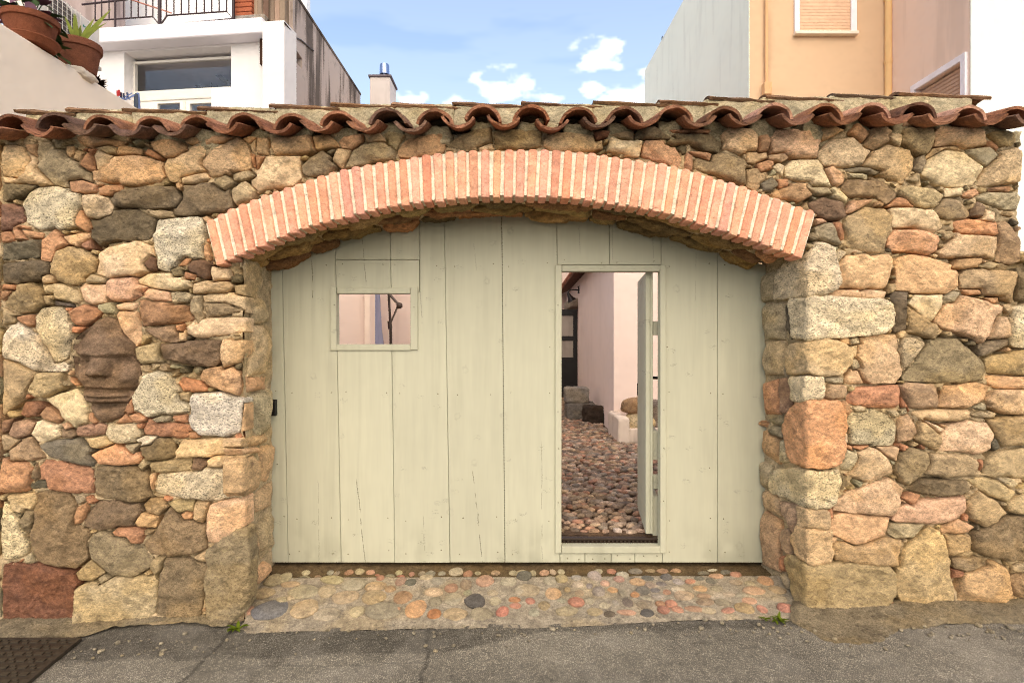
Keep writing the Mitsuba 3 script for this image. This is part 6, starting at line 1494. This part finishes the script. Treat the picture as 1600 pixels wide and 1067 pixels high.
tag(add('boulder', blob(1.10, 1.42, 9.0, 9.3, YZ - .03, YZ + .24, 0.06, 12, 0.03), 'stone', (66, 54, 46), 0.4, 50), 'dark brown rough boulder on the cobbles in front of the granite blocks', 'boulder')
tp_ = [tube([(1.42, 9.05, YZ + .0), (1.42, 9.05, YZ + .16)], .035, 8), tube([(1.40, 9.05, YZ + .06), (1.62, 9.15, YZ + .08)], .05, 8), tube([(1.62, 9.1, YZ), (1.62, 9.1, YZ + .2)], .03, 8)]
tag(add('floor_tap', join(tp_), 'paint', (66, 58, 54), 0.4, 30), 'small dark metal tap fitting on the cobbles beside the dark boulder', 'tap')
tag(add('plinth', join([blob(1.33, 3.05, 7.33, 7.47, YZ - .03, YZ + .16, 0.02, 6, 0.03), blob(1.30, 1.45, 7.33, 8.06, YZ - .03, YZ + .30, 0.02, 16, 0.03), blob(1.40, 3.05, 7.44, 8.06, YZ - .03, YZ + .10, 0.02, 26, 0.05)]), 'plaster', (226, 208, 190), 0.5, 50), 'low rough white plinth at the foot of the pink building', 'plinth')
tag(add('boulder', pebble((1.62, 7.60, YZ + .22), .22, .16, .14, 5, 0, 0, 3), 'stone', (190, 166, 128), .3, True), 'pale cream boulder on the white plinth under a brown one', 'boulder')
tag(add('boulder', pebble((1.60, 7.62, YZ + .43), .21, .15, .11, 15, 0, 0, 3), 'stone', (150, 116, 86), .3, True), 'brown rounded boulder on top of the cream one', 'boulder')
tag(add('boulder', blob(1.72, 1.96, 7.5, 7.75, YZ + .14, YZ + .48, .05, 8, .03), 'stone', (120, 106, 96), .6, 50), 'dark grey upright boulder on the plinth behind the open wicket door', 'boulder')

# what the small window shows: pale walls, a white pier, a folded cloth and an iron pole
QY = 6.2
q0, q1 = unpx(569, 500, QY)[0], unpx(578, 500, QY)[0]
YW = 'garden_wall'
add(YW, join([cbox(-3.2, q0 - .002, QY + .05, QY + .22, YZ - .02, 3.3, .006), cbox(-1.75, -0.2, 7.2, 7.4, YZ - .02, 3.4, .006)]), 'plaster', (238, 214, 200), 0.18, 30)
add(f'{YW}__pier', cbox(q0, q1, QY, QY + .24, YZ - .02, 3.3, .006), 'plaster', (250, 226, 206), 0.02, 30)
tag(YW, 'pale pink yard wall with a white pier seen through the small gate window', 'wall')
PY_ = 6.7
def pp(px, py): return unpx(px, py, PY_)
x_ = pp(585, 500)[0]
vv = []
for k, z in enumerate(np.linspace(pp(0, 560)[2], pp(0, 440)[2], 14)):
    w = 0.085 - 0.004 * k
    for j in range(18):
        a_ = j / 18 * 2 * math.pi; rr = w * (1 + 0.32 * math.cos(5 * a_ + k * .25)); vv.append((x_ + rr * math.cos(a_) - 0.01, PY_ + .1 + rr * math.sin(a_), z))
ff = [(k * 18 + j, k * 18 + (j + 1) % 18, (k + 1) * 18 + (j + 1) % 18) for k in range(13) for j in range(18)] + [(k * 18 + j, (k + 1) * 18 + (j + 1) % 18, (k + 1) * 18 + j) for k in range(13) for j in range(18)]
tag(add('folded_cloth', (np.array(vv), ff), 'plaster', (170, 170, 196), 0.1, True), 'grey-blue cloth hanging in folds beside the white pier in the yard', 'cloth')
z_ = lambda x, y: pp(505 + x / 8.206, 430 + y / 8.206)
POLE = 'iron_pole'
add(POLE, join([tube([z_(835, 150), z_(862, 640)], .014, 8), tube([z_(862, 630), z_(872, 1100), [z_(872, 1100)[0], PY_, YZ]], .016, 8), tube([z_(850, 590), z_(860, 690)], .024, 8)]), 'paint', (62, 50, 44), 0.4, 40)
add(f'{POLE}__arm', join([tube([z_(840, 235), z_(960, 370)], .015, 8), tube([z_(862, 620), z_(955, 400)], .011, 8)]), 'paint', (92, 80, 72), 0.4, 40)
el = trimesh.creation.icosphere(2, .036); el.apply_translation(z_(978, 390)); add(f'{POLE}__joint', el, 'paint', (76, 62, 54), 0.4, True)
tag(POLE, 'dark iron pole with a jointed bracket seen through the gate window', 'pole')
